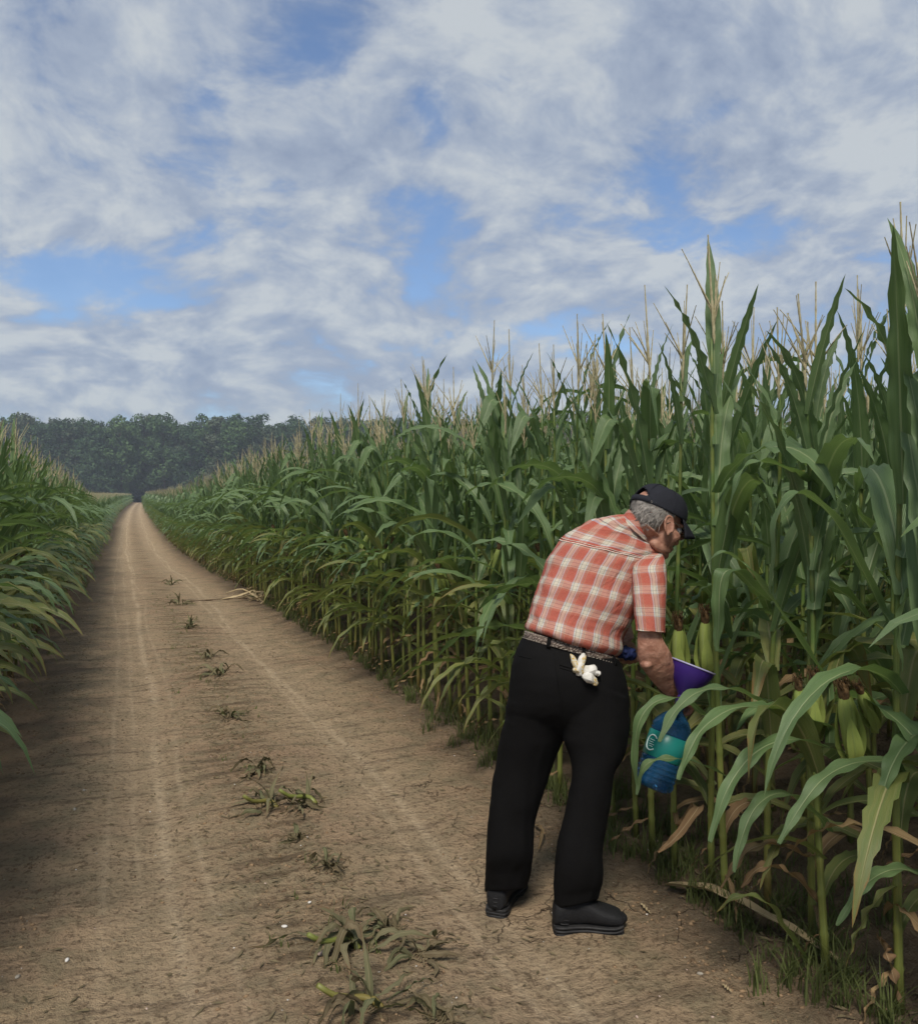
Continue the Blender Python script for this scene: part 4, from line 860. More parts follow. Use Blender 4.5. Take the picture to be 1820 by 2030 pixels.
slL = [((1112, 1070), (1160, 1075), 3.30, .05), ((1110, 1095), (1170, 1120), 3.36, .06), ((1135, 1130), (1200, 1150), 3.40, .062), ((1160, 1180), (1235, 1185), 3.42, .062), ((1166, 1184), (1229, 1189), 3.42, .054)]
Vs, Qs, _, Us = loft_im(slL, 30, 50, 2.1, cap=False); g = Geo(); g.add(Vs - mo, Qs, None, Us); link('sleeve', g.mesh('sleeve', [PLAID]), shirt)
# collar: a folded band round the neck
cc = [((1238, 1022), (1283, 1070), 3.165, .070), ((1245, 1014), (1284, 1058), 3.162, .064), ((1248, 1010), (1284, 1052), 3.160, .062), ((1244, 1013), (1286, 1058), 3.160, .067), ((1236, 1022), (1286, 1071), 3.162, .076), ((1230, 1029), (1287, 1080), 3.165, .081)]
Vs, Qs, _, Us = loft_im(cc, 24, 80, 2.0, cap=False); g = Geo(); g.add(Vs - mo, Qs, None, np.stack([Us[:, 1] * 1.2 + .02, Us[:, 0]], 1)); co_ = link('collar', g.mesh('collar', [PLAID]), shirt); so = co_.modifiers.new('t', 'SOLIDIFY'); so.thickness = .0015

# trousers: hips and two legs grown together
tr = Geo()
hips = [((1043, 1254), (1224, 1306), 3.10, .130), ((1034, 1268), (1230, 1318), 3.10, .140), ((1022, 1295), (1239, 1342), 3.09, .152), ((1013, 1336), (1246, 1376), 3.08, .158), ((1007, 1380), (1248, 1412), 3.08, .150), ((1003, 1420), (1247, 1445), 3.08, .120), ((1030, 1446), (1225, 1462), 3.08, .06)]
tr.add(*loft_im(hips, 40, 60, 2.3)[:3])
legL = [((1016, 1340), (1128, 1370), 3.08, .125), ((1004, 1410), (1128, 1420), 3.09, .118), ((994, 1450), (1120, 1460), 3.10, .108), ((985, 1505), (1100, 1505), 3.12, .098), ((978, 1548), (1086, 1548), 3.13, .092), ((972, 1595), (1070, 1595), 3.13, .086), ((967, 1640), (1059, 1638), 3.135, .082), ((963, 1700), (1056, 1698), 3.14, .080), ((961, 1735), (1051, 1728), 3.175, .076), ((960, 1756), (1047, 1748), 3.19, .074), ((960, 1770), (1045, 1760), 3.20, .074)]
legR = [((1120, 1340), (1247, 1385), 3.06, .125), ((1112, 1410), (1248, 1410), 3.05, .118), ((1116, 1465), (1246, 1460), 3.04, .108), ((1128, 1505), (1237, 1500), 3.03, .096), ((1132, 1547), (1218, 1541), 3.02, .088), ((1121, 1600), (1207, 1598), 3.02, .084), ((1111, 1645), (1202, 1642), 3.02, .083), ((1103, 1695), (1194, 1692), 3.02, .083), ((1100, 1750), (1196, 1748), 3.03, .080), ((1098, 1785), (1192, 1768), 3.05, .080), ((1098, 1806), (1188, 1786), 3.06, .080)]
tr.add(*loft_im(legL, 60, 44, 2.15)[:3]); tr.add(*loft_im(legR, 60, 44, 2.15)[:3])
tm = remesh(tr, 'trousers', BLACK, .0055, 6); Vt = verts(tm).astype(float); Nt = normals(tm)
zz_ = Vt[:, 2]; aa_ = np.arctan2(Vt[:, 0] - 1.4, Vt[:, 1] - 2.7)
wk = .012 * fbm(Vt[:, 0] * 7 + zz_ * 4, zz_ * 9 + Vt[:, 1] * 5, 81, 3) + .006 * fbm(Vt[:, 0] * 9 + zz_ * 9, zz_ * 14 - Vt[:, 0] * 7, 83, 3) * np.exp(-((zz_ - .16) / .12) ** 2) + .008 * fbm(Vt[:, 0] * 12, zz_ * 18, 85, 3) * np.exp(-((zz_ - .75) / .12) ** 2) + .006 * fbm(Vt[:, 0] * 14 - zz_ * 12, zz_ * 12, 87, 3) * np.exp(-((zz_ - .48) / .08) ** 2)
wk += .016 * fbm(Vt[:, 0] * 20 + Vt[:, 1] * 9 + zz_ * 2, zz_ * 3.2, 95, 2) * sstep(.95, .6, zz_)
wk += .0 * (1 - np.abs(fbm(Vt[:, 0] * 5 + zz_ * 6, zz_ * 13 + Vt[:, 1] * 3, 89, 3)) * 6) * (np.exp(-((zz_ - .50) / .16) ** 2) + np.exp(-((zz_ - .10) / .10) ** 2) + .5 * np.exp(-((zz_ - .82) / .1) ** 2))
Vt += Nt * (wk * 1.1)[:, None]; setv(tm, Vt); trou = child('trousers', tm)
# seat seam, outseams, pocket opening with stitched welt, belt, loops
def on_trouser(x, y_, off=.002):
    """point on the trouser surface seen at (x, y)"""
    o_ = CAM - mo; d_ = nrm(at(x, y_, 1.0) - CAM); ok, lo, no, _ = trou.ray_cast(Vector(o_), Vector(d_)); 
    return (np.array(lo) + np.array(no) * off) if ok else (at(x, y_, 3.0) - mo)
bpy.context.view_layer.update()
def strip(name, pts, rad, m_, par): g = Geo(); g.add(*tube(cr(np.array(pts), max(8, len(pts) * 3)), rad, 5)); return link(name, g.mesh(name, [m_]), par)
strip('seam', [on_trouser(1096 + .16 * (y_ - 1290), y_, .0005) for y_ in range(1292, 1440, 12)], .0016, BLACK, trou)
strip('pocket_welt', [on_trouser(x, 1318 + (x - 1110) * .31, .001) for x in range(1110, 1192, 8)], .0028, BLACK, trou)
strip('pocket_welt', [on_trouser(x, 1324 + (x - 1110) * .31, .001) for x in range(1110, 1192, 8)], .0018, BLACK, trou)
strip('pocket_welt', [on_trouser(1030 + k * 6, 1300 + k * 1.5, .001) for k in range(5)], .0022, BLACK, trou)
bt = [((1041, 1250), (1225, 1305), 3.10, .137), ((1036, 1266), (1229, 1320), 3.10, .143)]
C, A, B = zip(*[im(*s) for s in [bt[0], bt[0], bt[1], bt[1]]]); sc4 = [0.97, 1.0, 1.0, .97]
C = [C[0] + (C[2] - C[0]) * .0, C[0], C[2], C[2]]; A = [a * q for a, q in zip(A, sc4)]; B = [b_ * q for b_, q in zip(B, sc4)]
def ring(C, A, B, ns=160, ex=2.3):
    a = np.linspace(0, 2 * np.pi, ns + 1); ca = np.sign(np.cos(a)) * abs(np.cos(a)) ** (2 / ex); sa = np.sign(np.sin(a)) * abs(np.sin(a)) ** (2 / ex)
    V = np.array(C)[:, None] + np.array(A)[:, None] * ca[None, :, None] + np.array(B)[:, None] * sa[None, :, None]
    per = np.concatenate([np.zeros((len(C), 1)), np.cumsum(np.linalg.norm(np.diff(V, axis=1), axis=2), axis=1)], 1); return V, per
Vb, per = ring(C, A, B); Ub = np.stack([per, np.broadcast_to(np.array([0, .002, .034, .036])[:, None], per.shape)], -1)
g = Geo(); g.add(Vb.reshape(-1, 3) - mo, gridq(4, 161), None, Ub.reshape(-1, 2)); belt = link('belt', g.mesh('belt', [BELT]), man)
LACE = noisy('belt_lacing', (.50, .45, .38), (.36, .31, .26), 90, .6, .2); g = Geo()
for row, f in ((1, .12), (2, .12)):
    for k in range(80, 161):
        if k % 2: continue
        p = Vb[row, k] + (Vb[3 - row, k] - Vb[row, k]) * f; tdir = nrm(Vb[row, min(k + 1, 160)] - Vb[row, k - 1]); o_ = nrm(Vb[row, k] - np.array(C[row])); p = p + o_ * .0015
        g.add(*tube(np.array([p - tdir * .0026, p + tdir * .0026]), .0017, 5)[:2])
lg = g.mesh('lacing', [LACE]); setv(lg, verts(lg) - mo); link('lacing', lg, belt)
def loop_at(x):
    k = min(range(100, 161), key=lambda k: abs(proj(Vb[1, k])[0] - x)); a, b_ = Vb[1, k], Vb[2, k]; o_ = nrm(a - np.array(C[1])); o_[2] = 0; td = nrm(Vb[1, k + 1] - Vb[1, k - 1]); up = nrm(a - b_); g = Geo()
    P = [a + up * .006 + o_ * .001, a + o_ * .006, b_ + o_ * .006, b_ - up * .008 + o_ * .001]; V = []
    for p in P: V += [p - td * .006 , p + td * .006, p + td * .006 + o_ * .003, p - td * .006 + o_ * .003]
    g.add(np.array(V) - mo, [(4 * i + q, 4 * i + (q + 1) % 4, 4 * i + 4 + (q + 1) % 4, 4 * i + 4 + q) for i in range(3) for q in range(4)] + [(0, 3, 2, 1), (12, 13, 14, 15)]); link('belt_loop', g.mesh('belt_loop', [BLACK], smooth=False), belt)
for x in (1093, 1157, 1214): loop_at(x)
# shoes
def shoe(heel, toe, Wd=.052):
    L = np.linalg.norm((toe - heel)[:2]); f = nrm(np.array([toe[0] - heel[0], toe[1] - heel[1], 0])); s = np.array([-f[1], f[0], 0]); u = np.array([0, 0, 1.]); z = min(heel[2], toe[2]) - .004
    o = np.array([heel[0], heel[1], z]); root = empty('shoe', o - mo); root.parent = man
    def P(x, y_, h): return f * x + s * y_ + u * h
    X = np.array([-.004, .004, .03, .08, .13, .17, .21, .25, .28, L + .004]); X = X * (L / .29); hw = 1.15 * np.array([.018, .030, .036, .034, .036, .044, .049, .046, .034, .014]); off = np.array([0, 0, 0, .002, .004, .004, .002, -.003, -.006, -.008])
    # sole in three layers with grooves
    for zl, zh, ex_, nm in ((0, .013, .002, 'outsole'), (.0135, .024, .005, 'midsole'), (.0245, .036, .003, 'midsole')):
        g = Geo(); C = [P(x, o_, (zl + zh) / 2 + .010 * max(0, (x / L - .8) / .2) ** 2) for x, o_ in zip(X, off)]; A = [s * (h + ex_) for h in hw]; B = [u * (zh - zl) / 2] * len(X)
        g.add(*loft(C, A, B, 30, 24, 5)[:3]); me_ = g.mesh(nm, [SOLEM]); link(nm, me_, root)
    top = np.array([.082, .112, .124, .128, .122, .104, .090, .080, .068, .046]); C = [P(x, o_, (.030 + t) / 2) for x, o_, t in zip(X, off, top)]; A = [s * h * (.98 if i < 4 else 1) for i, h in enumerate(hw)]; B = [u * (t - .030) / 2 for t in top]
    g = Geo(); g.add(*loft(C, A, B, 40, 30, 2.6)[:3]); um = g.mesh('upper', [SHOEM]); up_ = link('upper', um, root)
    g = Geo()
    for k in range(5):
        x = L * (.45 + .065 * k); h = np.interp(x, X, top); wv_ = np.interp(x, X, hw); g.add(*tube(cr(np.array([P(x, -wv_ * .55, h * .90), P(x, 0, h + .003), P(x, wv_ * .55, h * .90)]), 7), .0022, 5)[:3])
    link('laces', g.mesh('laces', [SHOEM]), root)
    g = Geo(); x0 = 0.0
    for k in range(3):
        zc = .045 + .014 * k; pts = [P(.055 * (L / .29), -.037, zc), P(.02, -.034, zc), P(-.0045, 0, zc + .004), P(.02, .034, zc), P(.055 * (L / .29), .037, zc)]; g.add(*tube(cr(np.array(pts), 14), .0022, 5)[:3])
    link('heel_band', g.mesh('heel_band', [SOLEM]), root)
    g = Geo(); g.add(*ellipsoid(P(L * .93, -.006, .048), (f, s, u), (.030, .030, .020), 16, 10)[:2]); link('toe_cap', g.mesh('toe_cap', [SHOEM]), root)
shoe(ground_at(1098, 1846), ground_at(1236, 1838))
hl = ground_at(982, 1820); shoe(hl, hl + nrm(ground_at(1022, 1752) - hl) * .28)

# ------------------------------------------------------------------ what he holds and carries
JUGB, jt, jb = mat('blue_water_plastic', (.03, .15, .34), .05, .6); jb.inputs['Transmission Weight'].default_value = .75; jb.inputs['IOR'].default_value = 1.33
LABT, lt, lb = mat('teal_label', (.010, .16, .14), .35, .4)
LABW = mat('label_white', (.55, .68, .66), .5, .3)[0]
CAPB = mat('blue_bottle_cap', (.03, .07, .25), .4, .4)[0]
jb0 = at(1292, 1562, 3.06); jt0 = at(1352, 1385, 3.10); jax = nrm(jt0 - jb0); JL = np.linalg.norm(jt0 - jb0)
bot = empty('water_bottle', jb0); tag(bot, 'blue plastic water bottle with teal label held upside down by the bending man', 'bottle')
def prof_mesh(name, prof, m_, par, n=40, flute=0.0, sol=0.0):
    V, Q, T3, U = lathe(prof, n, (0, 0, 0), jax)
    g = Geo(); g.add(V, Q, None, U); o = link(name, g.mesh(name, [m_]), par)
    return o
R0 = .072; pr = [(0.0001, .006), (.03, .004), (.055, .0), (.066, .008), (R0, .02)]
z = .03
while z < .10: pr += [(R0, z), (R0 - .004, z + .006), (R0, z + .012)]; z += .018
pr += [(R0 - .003, .105), (R0 - .003, .20), (R0, .206), (R0 - .004, .214), (R0, .222), (.066, .238), (.050, .262), (.028, .282), (.019, .292), (.019, JL + .004)]
prof_mesh('vessel', pr, JUGB, bot); prof_mesh('label', [(R0 - .0022, .108), (R0 + .0004, .110), (R0 + .0004, .196), (R0 - .0022, .198)], LABT, bot)
prof_mesh('cap', [(.0001, JL + .004), (.021, JL + .004), (.021, JL - .016), (.0195, JL - .016)], CAPB, bot)
# white ring-shaped mark and lines of the label, on the side turned to the viewer
vw = nrm(CAM - jb0); fr = nrm(vw - jax * (vw @ jax)); sdv = np.cross(jax, fr); fr2 = nrm(fr * .72 - sdv * -.69 if (sdv @ RT) < 0 else fr * .72 - sdv * .69)
sd2 = np.cross(jax, fr2)
def lab(a, h, rr_=R0 + .0012): # a metres round from the mark's centre, h metres up
    th_ = a / R0; return jax * (.152 + h) + (fr2 * math.cos(th_) + sd2 * math.sin(th_)) * rr_
g = Geo(); sgx = 1 if (sd2 @ RT) > 0 else -1
g.add(*tube(np.array([lab(sgx * .024 * math.cos(q), .027 * math.sin(q)) for q in np.linspace(.75, 5.5, 26)]), .0026, 5))
for h, x0, x1 in ((.010, -.010, .012), (.002, -.012, .008), (-.006, -.010, .014), (-.013, -.006, .010)): g.add(*tube(np.array([lab(sgx * q, h) for q in np.linspace(x0, x1, 6)]), .0012, 4))
link('label_print', g.mesh('label_print', [LABW]), bot)
# funnel
FUN = mat('purple_funnel_plastic', (.036, .014, .150), .35, .45)[0]; FUNR = mat('funnel_rim_lit', (.34, .32, .50), .4, .4)[0]  # rim paler than the cone: light along its edge painted into the colour
fa, fb = at(1331, 1303, 3.02), at(1415, 1336, 3.02); fc = (fa + fb) / 2; R = np.linalg.norm(fb - fa) / 2; fx = nrm(fb - fa); fdn = nrm(np.cross(fx, FWH)); fdn = fdn if fdn[2] < 0 else -fdn; fdn = nrm(fdn + FWH * -.10)
fun = empty('funnel', fc); tag(fun, 'purple plastic funnel in the bending man\'s right hand', 'funnel')
def fl(name, prof, m_): V, Q, T3, U = lathe(prof, 56, (0, 0, 0), fdn); g = Geo(); g.add(V, Q, None, U); return link(name, g.mesh(name, [m_]), fun)
fl('cone', [(R, 0), (R * .96, .018), (R * .80, .050), (R * .42, .088), (.014, .112), (.012, .114), (R * .40, .086), (R * .77, .049), (R * .93, .018), (R * .97, .0)], FUN)
fl('rim', [(R * .975, -.001), (R + .0025, -.0015), (R + .003, .003), (R, .004)], FUNR)
fl('spout', [(.0135, .111), (.010, .16), (.0085, .16), (.011, .112)], FUN)
# work gloves in the back pocket
GLV = noisy('white_cotton_glove', (.52, .50, .45), (.66, .64, .60), 60, .9, .1, .5, .003)
def glove_mat():
    m, t, b = mat('glove_yellow_grip', (.5, .45, .3), .85, .1); co = N(t, 'ShaderNodeTexCoord'); v = N(t, 'ShaderNodeTexVoronoi', {'Vector': co.outputs['Object'], 'Scale': 190.0}); c = MIX(t, SMO(t, v.outputs[0], .35, .5), (.45, .27, .03), (.50, .46, .36)); t.links.new(OUT(c), b.inputs['Base Color']); return m
GLY = glove_mat()
gp = empty('work_gloves', mo + on_trouser(1150, 1338, .01)); tag(gp, 'white cotton work gloves with yellow dots stuffed in the back trouser pocket', 'gloves'); go_ = np.array(gp.location)
def gfinger(pts, rad, m_, nm='finger'):
    P = cr(np.array([on_trouser(x, y_, off) + mo - go_ for x, y_, off in pts]), 12); R_ = np.interp(np.linspace(0, 1, 12), [0, .15, .5, .85, 1], np.array(rad))
    g = Geo(); v, q, t3, u = tube(P, R_, 12); v = v + (np.stack([fbm(v[:, 0] * 70, v[:, 2] * 70, k, 3) for k in (1, 2, 3)], 1)) * .013; g.add(v, q, t3, u); link(nm, g.mesh(nm, [m_]), gp)
gfinger([(1150, 1335, .004), (1140, 1322, .012), (1134, 1308, .014), (1130, 1299, .012)], [.010, .012, .011, .008, .003], GLY); gfinger([(1150, 1338, .004), (1147, 1322, .016), (1152, 1308, .018), (1156, 1300, .016)], [.012, .014, .013, .009, .003], GLV)
gfinger([(1152, 1336, .012), (1150, 1322, .022), (1153, 1311, .024), (1156, 1303, .022)], [.008, .009, .009, .006, .002], GLY); gfinger([(1134, 1330, .008), (1141, 1330, .012), (1150, 1334, .014)], [.006, .009, .010, .010, .006], GLY)
gfinger([(1155, 1332, .008), (1163, 1332, .016), (1172, 1330, .018), (1178, 1330, .016)], [.010, .018, .018, .015, .006], GLV, 'palm'); gfinger([(1160, 1334, .010), (1164, 1345, .018), (1169, 1352, .016)], [.012, .019, .019, .016, .008], GLV, 'palm')
gfinger([(1165, 1340, .016), (1174, 1350, .018), (1176, 1358, .014)], [.008, .011, .011, .010, .005], GLY); gfinger([(1168, 1332, .020), (1178, 1336, .020), (1184, 1340, .018)], [.008, .010, .010, .009, .005], GLV)
# blue cloth in the left hand
CLB = noisy('blue_cloth', (.015, .025, .09), (.035, .05, .16), 50, .8, .15)
rag = empty('blue_cloth', at(1243, 1296, 3.15)); tag(rag, 'crumpled dark blue cloth held in the bending man\'s left hand', 'cloth')
v, q, _, _ = ellipsoid((0, 0, 0), (RT, UPd, FWH), (.036, .026, .03), 40, 28); v = v * (1 + .9 * fbm(v[:, 0] * 60 + 9, v[:, 2] * 60 + v[:, 1] * 40, 91, 4))[:, None]; g = Geo(); g.add(v, q); link('fold', g.mesh('fold', [CLB]), rag)

# ------------------------------------------------------------------ crushed plants, litter, stones, clods and grass on the ground
rc = np.random.default_rng(55)
def lying_leaf(L, W, az_, rise, r, m_, flat=False):
    n = 14; s = np.linspace(0, 1, n); wig = r.uniform(-.5, .5) + r.uniform(-1.2, 1.2) * s + .3 * np.sin(s * 9 + r.uniform(0, 6))
    a = az_ + wig; st = L / n; P = np.stack([np.cumsum(np.cos(a)), np.cumsum(np.sin(a)), np.zeros(n)], 1) * st
    k = r.uniform(.3, .6); P[:, 2] = rise * np.sin(np.pi * np.clip(s / (2 * k), 0, 1)) * np.where(s > 2 * k, 0, 1) + .006 + r.uniform(0, .012) * np.abs(np.sin(s * 12))
    g = Geo(); g.add(*ribbon(P, W, 4, r.uniform(-.8, .8), .004, 6, r, r.uniform(-2.5, 2.5), r.uniform(-.8, .8))); return g.mesh('leaf', [m_])
def crushed(x, y_, size, ngreen, ndry, label, upright=0, stub=False):
    P = ground_at(x, y_); root = empty('crushed_corn_plant', P); tag(root, label, 'crushed corn plant', 'crushed corn plants along the middle of the track')
    for k in range(ngreen + ndry):
        m_ = LEAFW if k < ngreen or k % 3 == 0 else LEAFB
        o = link('leaf', lying_leaf(size * rc.uniform(.5, 1.0), rc.uniform(.012, .026) * (1 + size), rc.uniform(0, 6.28), size * rc.uniform(.03, .30), rc, m_), root); o.location = (rc.normal(0, size * .10), rc.normal(0, size * .10), 0)
    for k in range(upright):
        s = np.linspace(0, 1, 9); a = rc.uniform(0, 6.28); h = size * rc.uniform(.7, 1.1); Pp = np.stack([np.cos(a) * h * .55 * s ** 2, np.sin(a) * h * .55 * s ** 2, h * s * (1 - .3 * s)], 1); g = Geo(); g.add(*ribbon(Pp, .024, 4, .6, .003, 4, rc, rc.uniform(-1.5, 1.5), 0)); link('leaf', g.mesh('leaf', [LEAFW]), root)
    if stub:
        a = rc.uniform(2.2, 3.8); g = Geo(); g.add(*tube(cr(np.array([[.03, -.03, .0], [0, 0, .03], [.10 * math.cos(a), .10 * math.sin(a), .055], [.16 * math.cos(a), .16 * math.sin(a), .10]]), 8), np.linspace(.013, .008, 8), 8)); link('stalk', g.mesh('stalk', [STALK]), root)
    # the litter at its foot
    g = Geo()
    for k in range(26):
        a, q = rc.uniform(0, 6.28), abs(rc.normal(0, size * .28)); c = np.array([math.cos(a) * q, math.sin(a) * q, .006]); L = rc.uniform(.015, .07); b_ = rc.uniform(0, 3.14)
        g.add(*tube(np.array([c - [math.cos(b_) * L / 2, math.sin(b_) * L / 2, 0], c + [0, 0, rc.uniform(.0, .012)], c + [math.cos(b_) * L / 2, math.sin(b_) * L / 2, 0]]), rc.uniform(.0012, .003), 4)[:3])
    tag(link('litter', g.mesh('litter', [LEAFB]), root), kind='stuff')
crushed(690, 1878, .30, 9, 8, 'largest green crushed corn plant on the track, nearest the man\'s left shoe', 3, True)
crushed(770, 1840, .16, 2, 8, 'brown shrivelled leaves beside the largest crushed corn plant', 0)
crushed(838, 1898, .17, 0, 10, 'dry twisted leaves right of the largest crushed plant, towards the man\'s left shoe')
crushed(735, 2000, .26, 7, 5, 'green crushed corn plant at the bottom edge, in the middle of the track', 2, True)
crushed(860, 2020, .14, 1, 6, 'small dry leaf clump at the bottom edge right of the green crushed plant')
crushed(650, 1722, .16, 1, 10, 'flat brown crushed leaves on the track above the largest crushed plant')
crushed(535, 1600, .24, 6, 6, 'left one of two wilted green tufts standing on mid-track', 2, True)
crushed(612, 1592, .26, 4, 5, 'right one of two wilted tufts on mid-track, with a long bent leaf', 2, True)
crushed(515, 1528, .20, 0, 12, 'dry brown leaf heap just beyond the two wilted green tufts')
crushed(590, 1665, .12, 0, 6, 'small scrap of brown corn leaves just below the two wilted tufts')
crushed(448, 1422, .24, 1, 9, 'flattened brown corn leaves on the track centre line level with the man\'s knees')
crushed(436, 1338, .28, 6, 6, 'dark green trampled corn plant on mid-track, just before the brown trampled leaves')
crushed(415, 1305, .24, 1, 8, 'brown trampled corn leaves just beyond the dark green trampled plant')
crushed(378, 1245, .30, 7, 5, 'small green tuft growing on the track centre line below the far litter', 3)
crushed(355, 1200, .34, 4, 6, 'dark tuft on the track centre beside the end of the straw line', 3)
crushed(340, 1160, .34, 3, 4, 'farthest dark tuft on the track centre line', 2)
# long pale fallen leaf and dry pieces at the foot of the right-hand plants
def ground_leaf(name, pts, W, m_, label, cat, fold=.5, lift=.012):
    P = [ground_at(x, y_) + np.array([0, 0, lift + dz]) for x, y_, dz in pts]; o0 = P[0].copy(); P = cr(np.array(P) - o0, 26)
    g = Geo(); g.add(*ribbon(P, W, 6, fold, .004, 4, np.random.default_rng(3), .0, .15, prof=np.interp(np.linspace(0, 1, 26), [0, .05, .2, .5, .8, 1], [.45, .7, 1, .8, .6, .3])))
    o = link(name, g.mesh(name, [m_]), None, o0); tag(o, label, cat); return o
STRAW = leaf_mat('bleached_corn_leaf', (.42, .33, .19), (.50, .40, .25), (.36, .27, .15), (.55, .46, .31), (.28, .2, .1), .0, .1, .8, .1)
ground_leaf('fallen_corn_leaf', [(1322, 1768, .02), (1400, 1797, .035), (1470, 1835, .06), (1560, 1880, .06), (1672, 1925, .02)], .080, STRAW, 'long bleached corn leaf lying on the soil at the foot of the front row', 'fallen leaf')
ground_leaf('straw_piece', [(1132 + 300, 1960, .0), (1150 + 300, 1975, .0)], .012, STRAW, 'short pale straw piece on the soil at the bottom right', 'straw')
ground_leaf('straw_piece', [(1270, 1798, 0), (1290, 1818, 0)], .012, STRAW, 'short pale straw piece beside the toe of the man\'s right shoe', 'straw')
ground_leaf('straw_piece', [(1000 + 60, 1640, .0), (1075, 1665, .03), (1068, 1690, .0)], .02, LEAFD, 'curled brown leaf on the soil between the man\'s legs', 'straw')
pile = empty('dry_stalk_pile', ground_at(505, 1190)); tag(pile, 'heap of pale dry corn stalks and roots at the right edge of the track', 'stalk heap')
for k in range(16):
    a = rc.uniform(0, 6.28); L = rc.uniform(.25, .6); c = rc.normal(0, .16, 2); h = rc.uniform(.02, .2); P = np.array([[c[0] - math.cos(a) * L / 2, c[1] - math.sin(a) * L / 2, .02], [c[0], c[1], h], [c[0] + math.cos(a) * L / 2, c[1] + math.sin(a) * L / 2, rc.uniform(.0, .18)]])
    g = Geo(); 
    if k % 2: g.add(*tube(cr(P, 7), rc.uniform(.008, .013), 6)[:3])
    else: g.add(*ribbon(cr(P, 9), .05, 4, .6, .006, 4, rc, rc.uniform(-2, 2), 0))
    link('stalk' if k % 2 else 'leaf', g.mesh('dry_piece', [STRAW]), pile)
a0, a1 = ground_at(362, 1193), ground_at(492, 1188); g = Geo(); P = cr(np.array([a0 * (1 - q) + a1 * q + np.array([0, rc.normal(0, .05), .012]) for q in np.linspace(0, 1, 8)]) - a0, 22)
g.add(*tube(P, .012 * (1 + .4 * np.sin(np.arange(22))), 6)[:3]); o = link('dry_stalk', g.mesh('dry_stalk', [noisy('dark_dry_stalk', (.10, .07, .045), (.16, .12, .08), 30, .9, .1)]), None, a0); tag(o, 'thin dark dry stalk lying across the track, ending at the stalk heap', 'dry stalk')
# stones
STW = noisy('pale_stone', (.50, .47, .43), (.62, .60, .57), 60, .8, .2); STP = noisy('pink_stone', (.38, .28, .23), (.46, .36, .30), 60, .8, .2); STG = noisy('grey_stone', (.24, .21, .17), (.32, .29, .24), 60, .85, .2)
def stone(x, y_, r, m_, label):
    P = ground_at(x, y_); v, q, _, _ = ellipsoid((0, 0, 0), np.eye(3), (r, r * rc.uniform(.6, .9), r * rc.uniform(.4, .6)), 12, 8); v = v * (1 + .5 * fbm(v[:, 0] / r * 1.3 + x, v[:, 1] / r * 1.3 + v[:, 2] / r, 3, 2))[:, None]; v = rotz(v, rc.uniform(0, 6))
    g = Geo(); g.add(v, q); o = link('stone', g.mesh('stone', [m_]), None, P + [0, 0, r * .15]); tag(o, label, 'stone')
stone(564, 1838, .011, STW, 'white stone on the track left of the largest crushed corn plant'); stone(638, 1892, .016, STP, 'flat pinkish stone under the left leaves of the largest crushed corn plant')
stone(148, 1606, .014, STG, 'rounded grey stone at the left edge of the track'); stone(166, 1568, .012, STG, 'small grey stone beyond the rounded one at the left edge of the track')
stone(614, 1790, .008, STW, 'small white stone on the track just below the flat brown leaves'); stone(133, 1905, .010, STW, 'small pale stone at the bottom left of the track, nearest the left edge'); stone(35, 1938, .011, STG, 'grey stone at the bottom left corner'); stone(1388, 1932, .010, STG, 'small grey stone in the grass at the bottom right')
# clods and pebbles: nobody could count them
ico = np.array([(0, 0, 1), (.894, 0, .447), (.276, .851, .447), (-.724, .526, .447), (-.724, -.526, .447), (.276, -.851, .447), (.724, .526, -.447), (-.276, .851, -.447), (-.894, 0, -.447), (-.276, -.851, -.447), (.724, -.526, -.447), (0, 0, -1)])
icf = np.array([(0, 1, 2), (0, 2, 3), (0, 3, 4), (0, 4, 5), (0, 5, 1), (1, 6, 2), (2, 7, 3), (3, 8, 4), (4, 9, 5), (5, 10, 1), (2, 6, 7), (3, 7, 8), (4, 8, 9), (5, 9, 10), (1, 10, 6), (6, 11, 7), (7, 11, 8), (8, 11, 9), (9, 11, 10), (10, 11, 6)])
def clods(name, n, fx_, rmin, rmax, mats_, label, cat):
    pos = fx_(n); n = len(pos); z = terrain(pos[:, 0], pos[:, 1]); r = rmin + (rmax - rmin) * rc.random(n) ** 5; sc3 = r[:, None] * rc.uniform(.6, 1.3, (n, 3)) * [1, 1, .6]
    V = (ico[None] * (1 + rc.uniform(-.28, .28, (n, 12, 1)))) * sc3[:, None]; V[:, :, 0] += pos[:, :1]; V[:, :, 1] += pos[:, 1:]; V[:, :, 2] += (z + r * .12)[:, None]
    T = (icf[None] + 12 * np.arange(n)[:, None, None]).reshape(-1, 3); me_ = np_mesh(name, V.reshape(-1, 3), None, T, None, mats_, np.repeat(rc.integers(0, len(mats_), n), 20), smooth=False); o = link(name, me_); tag(o, label, cat, kind='stuff')
def lay_clod(n):
    y_ = 1.6 + 13 * rc.random(n) ** 2.0; k = rc.random(n); lat = np.where(k < .28, rc.normal(0, .16, n), np.where(k < .62, 1.05 + abs(rc.normal(0, .35, n)), np.where(k < .85, -.95 - abs(rc.normal(0, .3, n)), rc.uniform(-1.2, 1.2, n)))); X = lat + RC + bend(y_)
    m_ = vnoise(X * 3, y_ * 3, 8) > .38; return np.stack([X, y_], 1)[m_]
def lay_peb(n): y_ = 1.6 + 8 * rc.random(n) ** 1.6; return np.stack([rc.uniform(-1.1, 2.6, n), y_], 1)
CLM = noisy('soil_clod', (.20, .135, .080), (.27, .185, .11), 40, .95, .05); CLD = noisy('soil_clod_damp', (.12, .08, .05), (.17, .12, .075), 40, .95, .05)
clods('soil_clods', 22000, lay_clod, .0015, .010, [CLM, CLD], 'loose crumbs and clods of soil scattered over the track', 'soil clods')
